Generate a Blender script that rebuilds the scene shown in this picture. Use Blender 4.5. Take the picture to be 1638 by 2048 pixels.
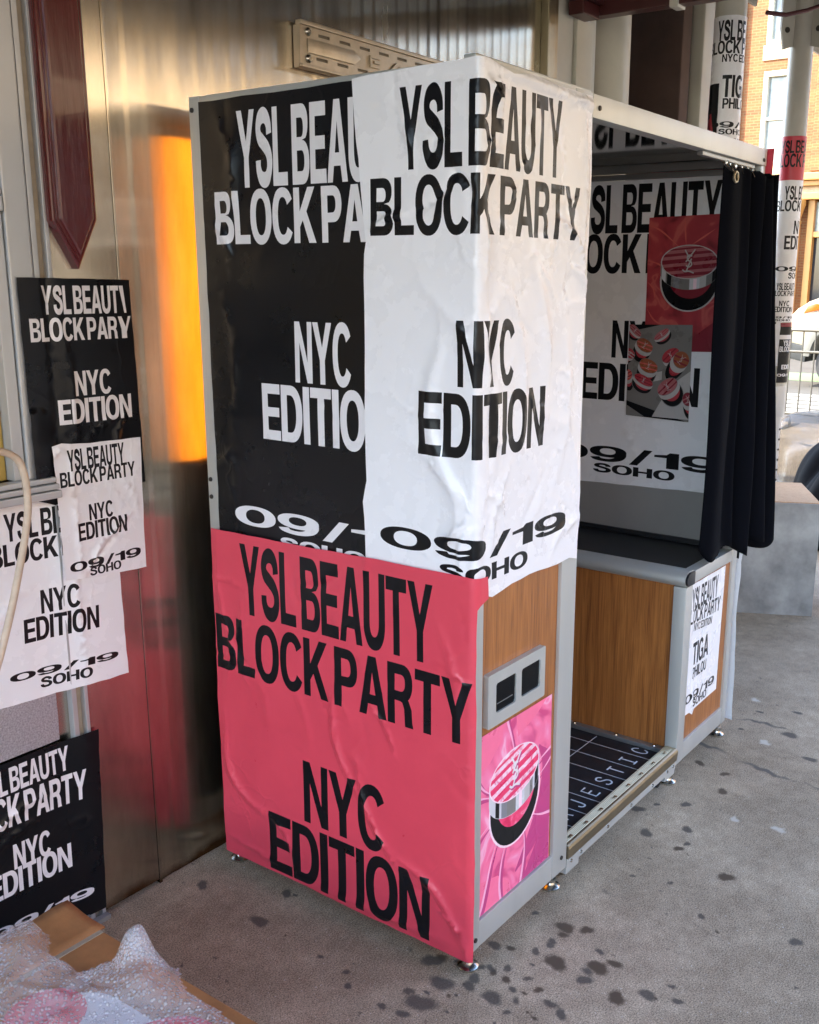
import bpy, bmesh, math, random
import numpy as np
from mathutils import Vector, Matrix
from mathutils.geometry import delaunay_2d_cdt
random.seed(7)
for o in list(bpy.data.objects): bpy.data.objects.remove(o)
SC = bpy.context.scene
COL = SC.collection
R = math.radians
# ------------------------------------------------------------------ camera
CAMP = Vector((-1.69693, -1.16547, 1.58967)); YAW, PITCH, ROLL = 0.6073, 0.2348, 0.0099
F = Vector((math.cos(YAW)*math.cos(PITCH), math.sin(YAW)*math.cos(PITCH), -math.sin(PITCH)))
Rt = Vector((math.sin(YAW), -math.cos(YAW), 0)); Up = Rt.cross(F)
R2 = math.cos(ROLL)*Rt + math.sin(ROLL)*Up; U2 = -math.sin(ROLL)*Rt + math.cos(ROLL)*Up
cd = bpy.data.cameras.new('camera'); cam = bpy.data.objects.new('camera', cd); COL.objects.link(cam)
cam.matrix_world = Matrix(((R2.x, U2.x, -F.x, CAMP.x), (R2.y, U2.y, -F.y, CAMP.y), (R2.z, U2.z, -F.z, CAMP.z), (0, 0, 0, 1)))
cd.sensor_fit = 'VERTICAL'; cd.sensor_height = 36; cd.lens = 36*2020.34/2048
cd.shift_x = -121/2048; cd.shift_y = 19.3/2048; cd.clip_start = .05; cd.clip_end = 500
SC.camera = cam
# ------------------------------------------------------------------ world + sun
W = bpy.data.worlds.new('World'); SC.world = W; W.use_nodes = True
nt = W.node_tree; sky = nt.nodes.new('ShaderNodeTexSky'); sky.sky_type = 'NISHITA'; sky.sun_disc = False; sky.dust_density = 1.6; sky.ozone_density = 1.
SUN = Vector((-.45, .55, .70)).normalized()
sky.sun_elevation = math.asin(SUN.z); sky.sun_rotation = math.atan2(SUN.x, SUN.y)
bg = nt.nodes['Background']; nt.links.new(sky.outputs[0], bg.inputs[0]); bg.inputs[1].default_value = .15
sd = bpy.data.lights.new('sun', 'SUN'); sd.energy = 2.0; sd.angle = R(.5); sd.color = (1, .90, .76)
so = bpy.data.objects.new('sun', sd); COL.objects.link(so); so.rotation_euler = (-SUN).to_track_quat('-Z', 'Y').to_euler(); so.location = SUN*30
SC.view_settings.view_transform = 'Standard'; SC.view_settings.look = 'None'
SC.view_settings.exposure = 3.65; SC.view_settings.gamma = 1
SC.render.resolution_x = 819; SC.render.resolution_y = 1024
# ------------------------------------------------------------------ materials
def ND(t, typ, **kw):
    n = t.nodes.new(typ)
    for k, v in kw.items():
        if k in n.inputs.keys(): n.inputs[k].default_value = v
        else: setattr(n, k, v)
    return n
def mat(name, col, rough=.5, metal=0., var=0., vscale=3., bump=0., bscale=40., stretch=(1,1,1), coat=0., spec=.5, emit=None, col2=None, rvar=0.):
    m = bpy.data.materials.new(name); m.use_nodes = True; t = m.node_tree; p = t.nodes['Principled BSDF']
    p.inputs['Base Color'].default_value = (*col, 1); p.inputs['Roughness'].default_value = rough
    p.inputs['Metallic'].default_value = metal; p.inputs['Coat Weight'].default_value = coat
    p.inputs['Specular IOR Level'].default_value = spec
    if emit: p.inputs['Emission Color'].default_value = (*emit[:3], 1); p.inputs['Emission Strength'].default_value = emit[3]
    tc = t.nodes.new('ShaderNodeTexCoord'); mp = ND(t, 'ShaderNodeMapping'); mp.inputs['Scale'].default_value = stretch
    t.links.new(tc.outputs['Object'], mp.inputs[0])
    if var or col2 or rvar:
        n = ND(t, 'ShaderNodeTexNoise', Scale=vscale, Detail=6., Roughness=.6); t.links.new(mp.outputs[0], n.inputs['Vector'])
    if var or col2:
        r = t.nodes.new('ShaderNodeValToRGB'); r.color_ramp.elements[0].position = .32; r.color_ramp.elements[1].position = .68
        c2 = col2 or tuple(min(1, c*(1+var)) for c in col)
        r.color_ramp.elements[0].color = (*(col if col2 else tuple(c*(1-var) for c in col)), 1); r.color_ramp.elements[1].color = (*c2, 1)
        t.links.new(n.outputs['Fac'], r.inputs[0]); t.links.new(r.outputs[0], p.inputs['Base Color'])
    if rvar:
        mr = ND(t, 'ShaderNodeMapRange'); mr.inputs[1].default_value = .3; mr.inputs[2].default_value = .7
        mr.inputs[3].default_value = max(0, rough-rvar); mr.inputs[4].default_value = rough+rvar
        t.links.new(n.outputs['Fac'], mr.inputs[0]); t.links.new(mr.outputs[0], p.inputs['Roughness'])
    if bump:
        n2 = ND(t, 'ShaderNodeTexNoise', Scale=bscale, Detail=5.); t.links.new(mp.outputs[0], n2.inputs['Vector'])
        b = ND(t, 'ShaderNodeBump', Strength=bump, Distance=.004); t.links.new(n2.outputs['Fac'], b.inputs['Height']); t.links.new(b.outputs[0], p.inputs['Normal'])
    return m
M = {}
def paper(n, c, rough=.36, var=.04):
    m = M[n] = mat(n, c, rough, var=var, vscale=9, bump=.07, bscale=16, spec=.28 if 'black' in n else .45, rvar=.06)
    # fine crumple: faceted cells, only in patches
    t = m.node_tree; p = t.nodes['Principled BSDF']; tc = [x for x in t.nodes if x.type == 'TEX_COORD'][0]; old = [x for x in t.nodes if x.type == 'BUMP'][0]
    nz = ND(t, 'ShaderNodeTexNoise', Scale=5., Detail=3.); t.links.new(tc.outputs['Object'], nz.inputs['Vector'])
    vm = ND(t, 'ShaderNodeVectorMath', operation='SCALE'); vm.inputs['Scale'].default_value = .35; t.links.new(nz.outputs['Color'], vm.inputs[0])
    va = ND(t, 'ShaderNodeVectorMath', operation='ADD'); t.links.new(tc.outputs['Object'], va.inputs[0]); t.links.new(vm.outputs[0], va.inputs[1])
    vo = ND(t, 'ShaderNodeTexVoronoi', Scale=6.5); vo.feature = 'DISTANCE_TO_EDGE'; t.links.new(va.outputs[0], vo.inputs['Vector'])
    mr = ND(t, 'ShaderNodeMapRange'); mr.inputs[1].default_value = 0; mr.inputs[2].default_value = .07; mr.inputs[3].default_value = 1; mr.inputs[4].default_value = 0; t.links.new(vo.outputs['Distance'], mr.inputs[0])
    n2 = ND(t, 'ShaderNodeTexNoise', Scale=3.1, Detail=2.); t.links.new(tc.outputs['Object'], n2.inputs['Vector'])
    m2 = ND(t, 'ShaderNodeMapRange'); m2.inputs[1].default_value = .46; m2.inputs[2].default_value = .66; t.links.new(n2.outputs['Fac'], m2.inputs[0])
    mu = ND(t, 'ShaderNodeMath', operation='MULTIPLY'); t.links.new(mr.outputs[0], mu.inputs[0]); t.links.new(m2.outputs[0], mu.inputs[1])
    b = ND(t, 'ShaderNodeBump', Strength=.38, Distance=.0024); t.links.new(mu.outputs[0], b.inputs['Height']); t.links.new(old.outputs[0], b.inputs['Normal']); t.links.new(b.outputs[0], p.inputs['Normal'])
paper('paper_white', (.83, .825, .84), .27, .006); paper('paper_black', (.0055, .0062, .008), .30); paper('ink_black', (.006, .0065, .0082), .32)
paper('ink_white', (.74, .72, .73), .3, .012); paper('paper_pink', (.66, .060, .092), .33, .04); paper('paper_red', (.55, .045, .07))
paper('art_pink', (.90, .17, .31), .3, .06); paper('art_light', (.92, .42, .60), .3); paper('art_dark', (.52, .05, .20), .3)
paper('art_pale', (.90, .66, .74), .3); paper('art_red', (.80, .04, .14), .3); paper('art_silver', (.62, .62, .65), .25); paper('art_grey', (.22, .22, .24), .3)
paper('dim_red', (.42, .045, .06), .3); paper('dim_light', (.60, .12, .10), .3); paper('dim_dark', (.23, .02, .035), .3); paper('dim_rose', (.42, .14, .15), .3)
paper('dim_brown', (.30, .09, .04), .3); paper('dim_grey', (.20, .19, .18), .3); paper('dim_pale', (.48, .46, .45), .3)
def satin(n, cols, sc):
    m = mat(n, cols[1], .28); t = m.node_tree; p = t.nodes['Principled BSDF']; tc = [x for x in t.nodes if x.type == 'TEX_COORD'][0]
    nz = ND(t, 'ShaderNodeTexNoise', Scale=sc, Detail=1.5, Roughness=.4, Distortion=2.2); t.links.new(tc.outputs['Object'], nz.inputs['Vector'])
    r = t.nodes.new('ShaderNodeValToRGB'); r.color_ramp.interpolation = 'EASE'; pos = (.30, .48, .58, .66, .74)
    while len(r.color_ramp.elements) < len(cols): r.color_ramp.elements.new(.5)
    for e, q, c in zip(r.color_ramp.elements, pos, cols): e.position = q; e.color = (*c, 1)
    t.links.new(nz.outputs['Fac'], r.inputs[0]); t.links.new(r.outputs[0], p.inputs['Base Color']); M[n] = m
satin('satin_pink', ((.62, .06, .20), (.88, .165, .32), (.90, .22, .40), (.92, .42, .58), (.90, .20, .38)), 9.)
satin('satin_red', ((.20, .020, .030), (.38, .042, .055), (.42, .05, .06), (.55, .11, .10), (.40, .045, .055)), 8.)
satin('lid_pink', ((.80, .25, .38), (.90, .55, .66), (.92, .72, .80), (.88, .45, .58), (.80, .10, .22)), 26.)
satin('compact_rouge', ((.70, .02, .10), (.82, .05, .16), (.86, .08, .20), (.90, .25, .35), (.82, .05, .16)), 12.)
M['board_grey'] = mat('board_grey', (.50, .49, .53), .5)
M['paper_silver'] = mat('paper_silver', (.42, .43, .46), .3, .5, var=.35, vscale=220, bump=.5, bscale=260)
M['aluminium'] = mat('aluminium', (.55, .56, .535), .42, .55, var=.05, vscale=6, bump=.03, bscale=200, stretch=(1, 1, .1))
M['aluminium_dark'] = mat('aluminium_dark', (.33, .33, .32), .38, .7, var=.06)
M['brass_trim'] = mat('brass_trim', (.33, .275, .185), .36, .95, var=.08, vscale=20)
M['chrome'] = mat('chrome', (.60, .59, .55), .22, 1.)
M['rubber'] = mat('rubber', (.012, .012, .013), .6)
M['black_plastic'] = mat('black_plastic', (.010, .010, .012), .35)
M['black_mat'] = mat('black_mat', (.012, .014, .018), .55, var=.25, vscale=50)
M['mat_white'] = mat('mat_white', (.72, .73, .74), .6)
M['velvet'] = mat('velvet', (.0035, .0040, .0062), .95, spec=.05, bump=.2, bscale=300)
M['velvet'].node_tree.nodes['Principled BSDF'].inputs['Sheen Weight'].default_value = .015
M['seat'] = mat('seat', (.012, .013, .016), .5)
M['grey_laminate'] = mat('grey_laminate', (.36, .35, .33), .35, .3, var=.06)
M['polished'] = mat('polished', (.50, .50, .49), .06, 1.)
M['screen_glass'] = mat('screen_glass', (.003, .003, .004), .15, spec=.12)
def wood(name, a, b, rough=.38):
    m = bpy.data.materials.new(name); m.use_nodes = True; t = m.node_tree; p = t.nodes['Principled BSDF']
    tc = t.nodes.new('ShaderNodeTexCoord'); mp = ND(t, 'ShaderNodeMapping'); mp.inputs['Scale'].default_value = (1, 1, .055); t.links.new(tc.outputs['Object'], mp.inputs[0])
    n1 = ND(t, 'ShaderNodeTexNoise', Scale=30., Detail=7., Roughness=.68, Distortion=1.6); n2 = ND(t, 'ShaderNodeTexNoise', Scale=330., Detail=4.)
    mp2 = ND(t, 'ShaderNodeMapping'); mp2.inputs['Scale'].default_value = (1, 1, .02); t.links.new(tc.outputs['Object'], mp2.inputs[0])
    t.links.new(mp.outputs[0], n1.inputs['Vector']); t.links.new(mp2.outputs[0], n2.inputs['Vector'])
    mx = ND(t, 'ShaderNodeMath', operation='MULTIPLY_ADD'); mx.inputs[1].default_value = .45; t.links.new(n2.outputs['Fac'], mx.inputs[0]); 
    m2 = ND(t, 'ShaderNodeMath', operation='MULTIPLY'); m2.inputs[1].default_value = .55; t.links.new(n1.outputs['Fac'], m2.inputs[0]); t.links.new(m2.outputs[0], mx.inputs[2])
    r = t.nodes.new('ShaderNodeValToRGB'); r.color_ramp.elements[0].position = .34; r.color_ramp.elements[1].position = .66
    r.color_ramp.elements[0].color = (*a, 1); r.color_ramp.elements[1].color = (*b, 1); t.links.new(mx.outputs[0], r.inputs[0]); t.links.new(r.outputs[0], p.inputs['Base Color'])
    p.inputs['Roughness'].default_value = rough; return m
M['wood'] = wood('wood', (.165, .052, .012), (.48, .19, .048))
M['plywood'] = wood('plywood', (.42, .24, .11), (.60, .38, .20), .6)
def metal_wall():
    m = bpy.data.materials.new('brushed_steel'); m.use_nodes = True; t = m.node_tree; p = t.nodes['Principled BSDF']
    p.inputs['Metallic'].default_value = 1.; p.inputs['Anisotropic'].default_value = .94
    tc = t.nodes.new('ShaderNodeTexCoord'); tan = ND(t, 'ShaderNodeTangent', direction_type='UV_MAP'); t.links.new(tan.outputs[0], p.inputs['Tangent'])
    mp = ND(t, 'ShaderNodeMapping'); mp.inputs['Scale'].default_value = (1, 1, .02); t.links.new(tc.outputs['Object'], mp.inputs[0])
    n = ND(t, 'ShaderNodeTexNoise', Scale=220., Detail=4.); t.links.new(mp.outputs[0], n.inputs['Vector'])
    b = ND(t, 'ShaderNodeBump', Strength=.10, Distance=.0012); t.links.new(n.outputs['Fac'], b.inputs['Height']); t.links.new(b.outputs[0], p.inputs['Normal'])
    mp2 = ND(t, 'ShaderNodeMapping'); mp2.inputs['Scale'].default_value = (1, 1, .22); t.links.new(tc.outputs['Object'], mp2.inputs[0])
    n2 = ND(t, 'ShaderNodeTexNoise', Scale=7., Detail=6., Roughness=.65); t.links.new(mp2.outputs[0], n2.inputs['Vector'])
    r = t.nodes.new('ShaderNodeValToRGB'); r.color_ramp.elements[0].position = .3; r.color_ramp.elements[1].position = .7
    r.color_ramp.elements[0].color = (.34, .305, .25, 1); r.color_ramp.elements[1].color = (.70, .64, .52, 1); t.links.new(n2.outputs['Fac'], r.inputs[0])
    # rust creeping up from the pavement
    sp = t.nodes.new('ShaderNodeSeparateXYZ'); g = t.nodes.new('ShaderNodeNewGeometry'); t.links.new(g.outputs['Position'], sp.inputs[0])
    n3 = ND(t, 'ShaderNodeTexNoise', Scale=9., Detail=7.); t.links.new(tc.outputs['Object'], n3.inputs['Vector'])
    ma = ND(t, 'ShaderNodeMath', operation='MULTIPLY_ADD'); ma.inputs[1].default_value = -.10; t.links.new(n3.outputs['Fac'], ma.inputs[0]); t.links.new(sp.outputs['Z'], ma.inputs[2])
    mr = ND(t, 'ShaderNodeMapRange'); mr.inputs[1].default_value = -.045; mr.inputs[2].default_value = -.012; mr.inputs[3].default_value = 1; mr.inputs[4].default_value = 0; t.links.new(ma.outputs[0], mr.inputs[0])
    mx = ND(t, 'ShaderNodeMix', data_type='RGBA'); t.links.new(mr.outputs[0], mx.inputs[0]); t.links.new(r.outputs[0], mx.inputs[6]); mx.inputs[7].default_value = (.16, .085, .04, 1)
    t.links.new(mx.outputs[2], p.inputs['Base Color'])
    rr = ND(t, 'ShaderNodeMapRange'); rr.inputs[3].default_value = .19; rr.inputs[4].default_value = .31; t.links.new(n2.outputs['Fac'], rr.inputs[0]); t.links.new(rr.outputs[0], p.inputs['Roughness'])
    return m
M['steel'] = metal_wall()
M['red_paint'] = mat('red_paint', (.085, .010, .011), .22, var=.12, vscale=8, bump=.45, bscale=55, stretch=(1, 1, .12), coat=.3)
M['beam_red'] = mat('beam_red', (.055, .010, .010), .35)
M['plate_steel'] = mat('plate_steel', (.50, .43, .33), .36, .75, var=.15, vscale=14)
M['slot_shade'] = mat('slot_shade', (.16, .13, .09), .5, .4)
M['dark_slot'] = mat('dark_slot', (.03, .025, .02), .6)
M['cream'] = mat('cream', (.55, .52, .42), .45, var=.08, vscale=4, bump=.15, bscale=20)
M['pole_paint'] = mat('pole_paint', (.50, .48, .41), .38, var=.06, vscale=8, bump=.1, bscale=30)
M['dark_plaster'] = mat('dark_plaster', (.060, .050, .040), .85, var=.25, vscale=7, bump=.6, bscale=9)
M['dark_brick'] = mat('dark_brick', (.10, .06, .045), .8, var=.3)
M['tinted_glass'] = mat('tinted_glass', (.02, .022, .024), .05)
M['yellow_blind'] = mat('yellow_blind', (.42, .28, .06), .35, var=.1, vscale=2)
M['window_alu'] = mat('window_alu', (.48, .49, .49), .38, .4, var=.05)
M['beige_trim'] = mat('beige_trim', (.36, .30, .22), .5, var=.15, vscale=20)
M['galv'] = mat('galv', (.15, .155, .155), .5, .15, col2=(.40, .41, .40), vscale=4.5)
M['cardboard'] = mat('cardboard', (.36, .165, .058), .7, var=.22, vscale=11, bump=.6, bscale=26)
M['cable'] = mat('cable', (.55, .44, .33), .5, var=.12, vscale=30)
M['steel_tube'] = mat('steel_tube', (.06, .06, .052), .5, .3)
M['car_paint'] = mat('car_paint', (.21, .185, .13), .25, coat=.6); M['car_black'] = mat('car_black', (.02, .022, .02), .5)
M['car_glass'] = mat('car_glass', (.02, .025, .03), .05); M['amber'] = mat('amber', (.42, .055, .002), .2); M['flare'] = mat('flare', (.10, .10, .085), .45)
M['ochre'] = mat('ochre', (.34, .165, .035), .5, var=.06, vscale=3); M['window_paint'] = mat('window_paint', (.48, .45, .35), .5)
M['stone'] = mat('stone', (.42, .30, .18), .8, var=.15, vscale=6, bump=.4, bscale=10); M['far_glass'] = mat('far_glass', (.20, .21, .19), .08, var=.4, vscale=2.5)
M['bag'] = mat('bag', (.003, .003, .004), .7, bump=.8, bscale=12, spec=.08); M['bag_red'] = mat('bag_red', (.42, .012, .015), .35)
M['asphalt'] = mat('asphalt', (.040, .038, .032), .85, var=.25, vscale=1.2, bump=.3, bscale=60)
M['road_line'] = mat('road_line', (.22, .22, .19), .7); M['green_lane'] = mat('green_lane', (.09, .15, .07), .8, var=.15)
M['far_walk'] = mat('far_walk', (.15, .138, .11), .85, var=.12, vscale=2)
M['deck'] = mat('deck', (.035, .024, .017), .8, var=.2, vscale=2); M['joist'] = mat('joist', (.11, .10, .09), .6, .2)
M['shopfronts'] = mat('shopfronts', (.15, .125, .095), .7, var=.3, vscale=.6)
M['facade2'] = mat('facade2', (.41, .315, .20), .8, var=.12, vscale=1.5)
M['upper_wall'] = mat('upper_wall', (.30, .24, .18), .8, var=.15)
M['wire_red'] = mat('wire_red', (.07, .01, .015), .5); M['orange_glow'] = mat('orange_glow', (.8, .22, .01), .4, emit=(1., .30, .008, .26))  # the orange emission is added, no known lamp behind it
def brick(name, a, b, mortar, sc):
    m = bpy.data.materials.new(name); m.use_nodes = True; t = m.node_tree; p = t.nodes['Principled BSDF']
    tc = t.nodes.new('ShaderNodeTexCoord'); sp = t.nodes.new('ShaderNodeSeparateXYZ'); cb = t.nodes.new('ShaderNodeCombineXYZ')
    t.links.new(tc.outputs['Object'], sp.inputs[0]); t.links.new(sp.outputs['Y'], cb.inputs[0]); t.links.new(sp.outputs['Z'], cb.inputs[1])
    bt = t.nodes.new('ShaderNodeTexBrick'); bt.inputs['Scale'].default_value = sc; bt.inputs['Color1'].default_value = (*a, 1); bt.inputs['Color2'].default_value = (*b, 1); bt.inputs['Mortar'].default_value = (*mortar, 1)
    bt.inputs['Mortar Size'].default_value = .012; bt.inputs['Brick Width'].default_value = .22; bt.inputs['Row Height'].default_value = .075
    t.links.new(cb.outputs[0], bt.inputs['Vector'])
    n = ND(t, 'ShaderNodeTexNoise', Scale=1.5, Detail=8.); mp = ND(t, 'ShaderNodeMapping'); mp.inputs['Scale'].default_value = (1, .5, 4); t.links.new(tc.outputs['Object'], mp.inputs[0]); t.links.new(mp.outputs[0], n.inputs['Vector'])
    mx = ND(t, 'ShaderNodeMix', data_type='RGBA', blend_type='MULTIPLY'); mx.inputs[0].default_value = .5; t.links.new(bt.outputs['Color'], mx.inputs[6])
    r = t.nodes.new('ShaderNodeValToRGB'); r.color_ramp.elements[0].color = (.55, .5, .45, 1); r.color_ramp.elements[1].color = (1, 1, 1, 1); r.color_ramp.elements[0].position = .35; r.color_ramp.elements[1].position = .6
    t.links.new(n.outputs['Fac'], r.inputs[0]); t.links.new(r.outputs[0], mx.inputs[7]); t.links.new(mx.outputs[2], p.inputs['Base Color'])
    p.inputs['Roughness'].default_value = .85; return m
M['orange_brick'] = brick('orange_brick', (.155, .048, .010), (.20, .070, .017), (.18, .095, .035), 1.)
def bubble_mat():
    m = bpy.data.materials.new('bubble_wrap_film'); m.use_nodes = True; t = m.node_tree; p = t.nodes['Principled BSDF']; out = t.nodes['Material Output']
    p.inputs['Base Color'].default_value = (.80, .80, .84, 1); p.inputs['Roughness'].default_value = .08
    tc = t.nodes.new('ShaderNodeTexCoord'); v = ND(t, 'ShaderNodeTexVoronoi', Scale=125.); t.links.new(tc.outputs['Object'], v.inputs['Vector'])
    mr = ND(t, 'ShaderNodeMapRange', interpolation_type='SMOOTHSTEP'); mr.inputs[1].default_value = .15; mr.inputs[2].default_value = .55; mr.inputs[3].default_value = 1; mr.inputs[4].default_value = 0; t.links.new(v.outputs['Distance'], mr.inputs[0])
    n = ND(t, 'ShaderNodeTexNoise', Scale=28., Detail=5.); t.links.new(tc.outputs['Object'], n.inputs['Vector'])
    ad = ND(t, 'ShaderNodeMath', operation='MULTIPLY_ADD'); ad.inputs[1].default_value = 2.2; t.links.new(n.outputs['Fac'], ad.inputs[0]); t.links.new(mr.outputs[0], ad.inputs[2])
    b = ND(t, 'ShaderNodeBump', Strength=.9, Distance=.004); t.links.new(ad.outputs[0], b.inputs['Height']); t.links.new(b.outputs[0], p.inputs['Normal'])
    tr = t.nodes.new('ShaderNodeBsdfTransparent'); ms = t.nodes.new('ShaderNodeMixShader')
    fr = ND(t, 'ShaderNodeMapRange'); fr.inputs[3].default_value = .27; fr.inputs[4].default_value = .58; t.links.new(mr.outputs[0], fr.inputs[0])
    t.links.new(fr.outputs[0], ms.inputs[0]); t.links.new(tr.outputs[0], ms.inputs[1]); t.links.new(p.outputs[0], ms.inputs[2]); t.links.new(ms.outputs[0], out.inputs[0])
    return m
M['bubble'] = bubble_mat()
def clear_sheet():
    m = bpy.data.materials.new('clear_plastic'); m.use_nodes = True; t = m.node_tree; p = t.nodes['Principled BSDF']; out = t.nodes['Material Output']
    p.inputs['Base Color'].default_value = (.20, .175, .13, 1); p.inputs['Roughness'].default_value = .25
    tc = t.nodes.new('ShaderNodeTexCoord'); n = ND(t, 'ShaderNodeTexNoise', Scale=9., Detail=6.); t.links.new(tc.outputs['Object'], n.inputs['Vector'])
    b = ND(t, 'ShaderNodeBump', Strength=1., Distance=.03); t.links.new(n.outputs['Fac'], b.inputs['Height']); t.links.new(b.outputs[0], p.inputs['Normal'])
    tr = t.nodes.new('ShaderNodeBsdfTransparent'); ms = t.nodes.new('ShaderNodeMixShader'); ms.inputs[0].default_value = .6
    t.links.new(tr.outputs[0], ms.inputs[1]); t.links.new(p.outputs[0], ms.inputs[2]); t.links.new(ms.outputs[0], out.inputs[0]); return m
M['clear'] = clear_sheet()
def ground_mat():
    m = bpy.data.materials.new('pavement_concrete'); m.use_nodes = True; t = m.node_tree; p = t.nodes['Principled BSDF']; L = t.links.new
    tc = t.nodes.new('ShaderNodeTexCoord')
    def noise(s, d=6., r=.6): n = ND(t, 'ShaderNodeTexNoise', Scale=s, Detail=d, Roughness=r); L(tc.outputs['Object'], n.inputs['Vector']); return n.outputs['Fac']
    def ramp(f, a, b, c0, c1):
        r = t.nodes.new('ShaderNodeValToRGB'); r.color_ramp.elements[0].position = a; r.color_ramp.elements[1].position = b; r.color_ramp.elements[0].color = (*c0, 1); r.color_ramp.elements[1].color = (*c1, 1); L(f, r.inputs[0]); return r.outputs[0]
    def mix(f, a, b, bt='MIX'):
        x = ND(t, 'ShaderNodeMix', data_type='RGBA', blend_type=bt)
        if isinstance(f, float): x.inputs[0].default_value = f
        else: L(f, x.inputs[0])
        L(a, x.inputs[6])
        if isinstance(b, tuple): x.inputs[7].default_value = (*b, 1)
        else: L(b, x.inputs[7])
        return x.outputs[2]
    def step(f, a, b):
        x = ND(t, 'ShaderNodeMapRange', interpolation_type='SMOOTHSTEP'); x.inputs[1].default_value = a; x.inputs[2].default_value = b; L(f, x.inputs[0]); return x.outputs[0]
    c = ramp(noise(1.6, 8.), .3, .7, (.30, .238, .165), (.53, .44, .325))
    c = mix(.45, c, ramp(noise(7., 8., .7), .32, .68, (.35, .33, .31), (1, 1, 1)), 'MULTIPLY')
    c = mix(1., c, ramp(noise(280., 2.), .32, .68, (.42, .41, .39), (1.45, 1.43, 1.4)), 'MULTIPLY')
    c = mix(.6, c, ramp(noise(24., 8., .75), .35, .65, (.66, .64, .61), (1.15, 1.15, 1.15)), 'MULTIPLY')
    vor = ND(t, 'ShaderNodeTexVoronoi', Scale=150.); L(tc.outputs['Object'], vor.inputs['Vector'])
    c = mix(step(noise(170., 3.), .64, .72), c, (.60, .57, .52))
    c = mix(step(noise(230., 2.), .66, .74), c, (.10, .09, .08))
    c = mix(step(noise(34., 4.), .66, .75), c, (.075, .068, .06))
    def attr(nm, thr, amp, sc):
        a = ND(t, 'ShaderNodeAttribute', attribute_name=nm); n = noise(sc, 6., .7)
        s = ND(t, 'ShaderNodeMath', operation='MULTIPLY_ADD'); L(n, s.inputs[0]); s.inputs[1].default_value = amp; L(a.outputs['Fac'], s.inputs[2])
        return step(s.outputs[0], thr + amp*.5 - .20, thr + amp*.5 + .26)
    c = mix(attr('pale', .6, 1.0, 60.), c, (.50, .455, .38))
    c = mix(attr('brown', .48, .50, 90.), c, (.085, .062, .040))
    s = attr('stain', .48, .42, 110.); s2 = ND(t, 'ShaderNodeMath', operation='MULTIPLY'); s2.inputs[1].default_value = .86; L(s, s2.inputs[0])
    c = mix(s2.outputs[0], c, (.062, .055, .047))
    k = attr('crack', .5, .9, 45.); c = mix(k, c, (.11, .095, .078))
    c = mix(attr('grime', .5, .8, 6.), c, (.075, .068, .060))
    L(c, p.inputs['Base Color']); p.inputs['Roughness'].default_value = .78; p.inputs['Specular IOR Level'].default_value = .35
    b = ND(t, 'ShaderNodeBump', Strength=.10, Distance=.0015); L(noise(500., 3.), b.inputs['Height']); L(b.outputs[0], p.inputs['Normal'])
    return m
M['pavement'] = ground_mat()
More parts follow.
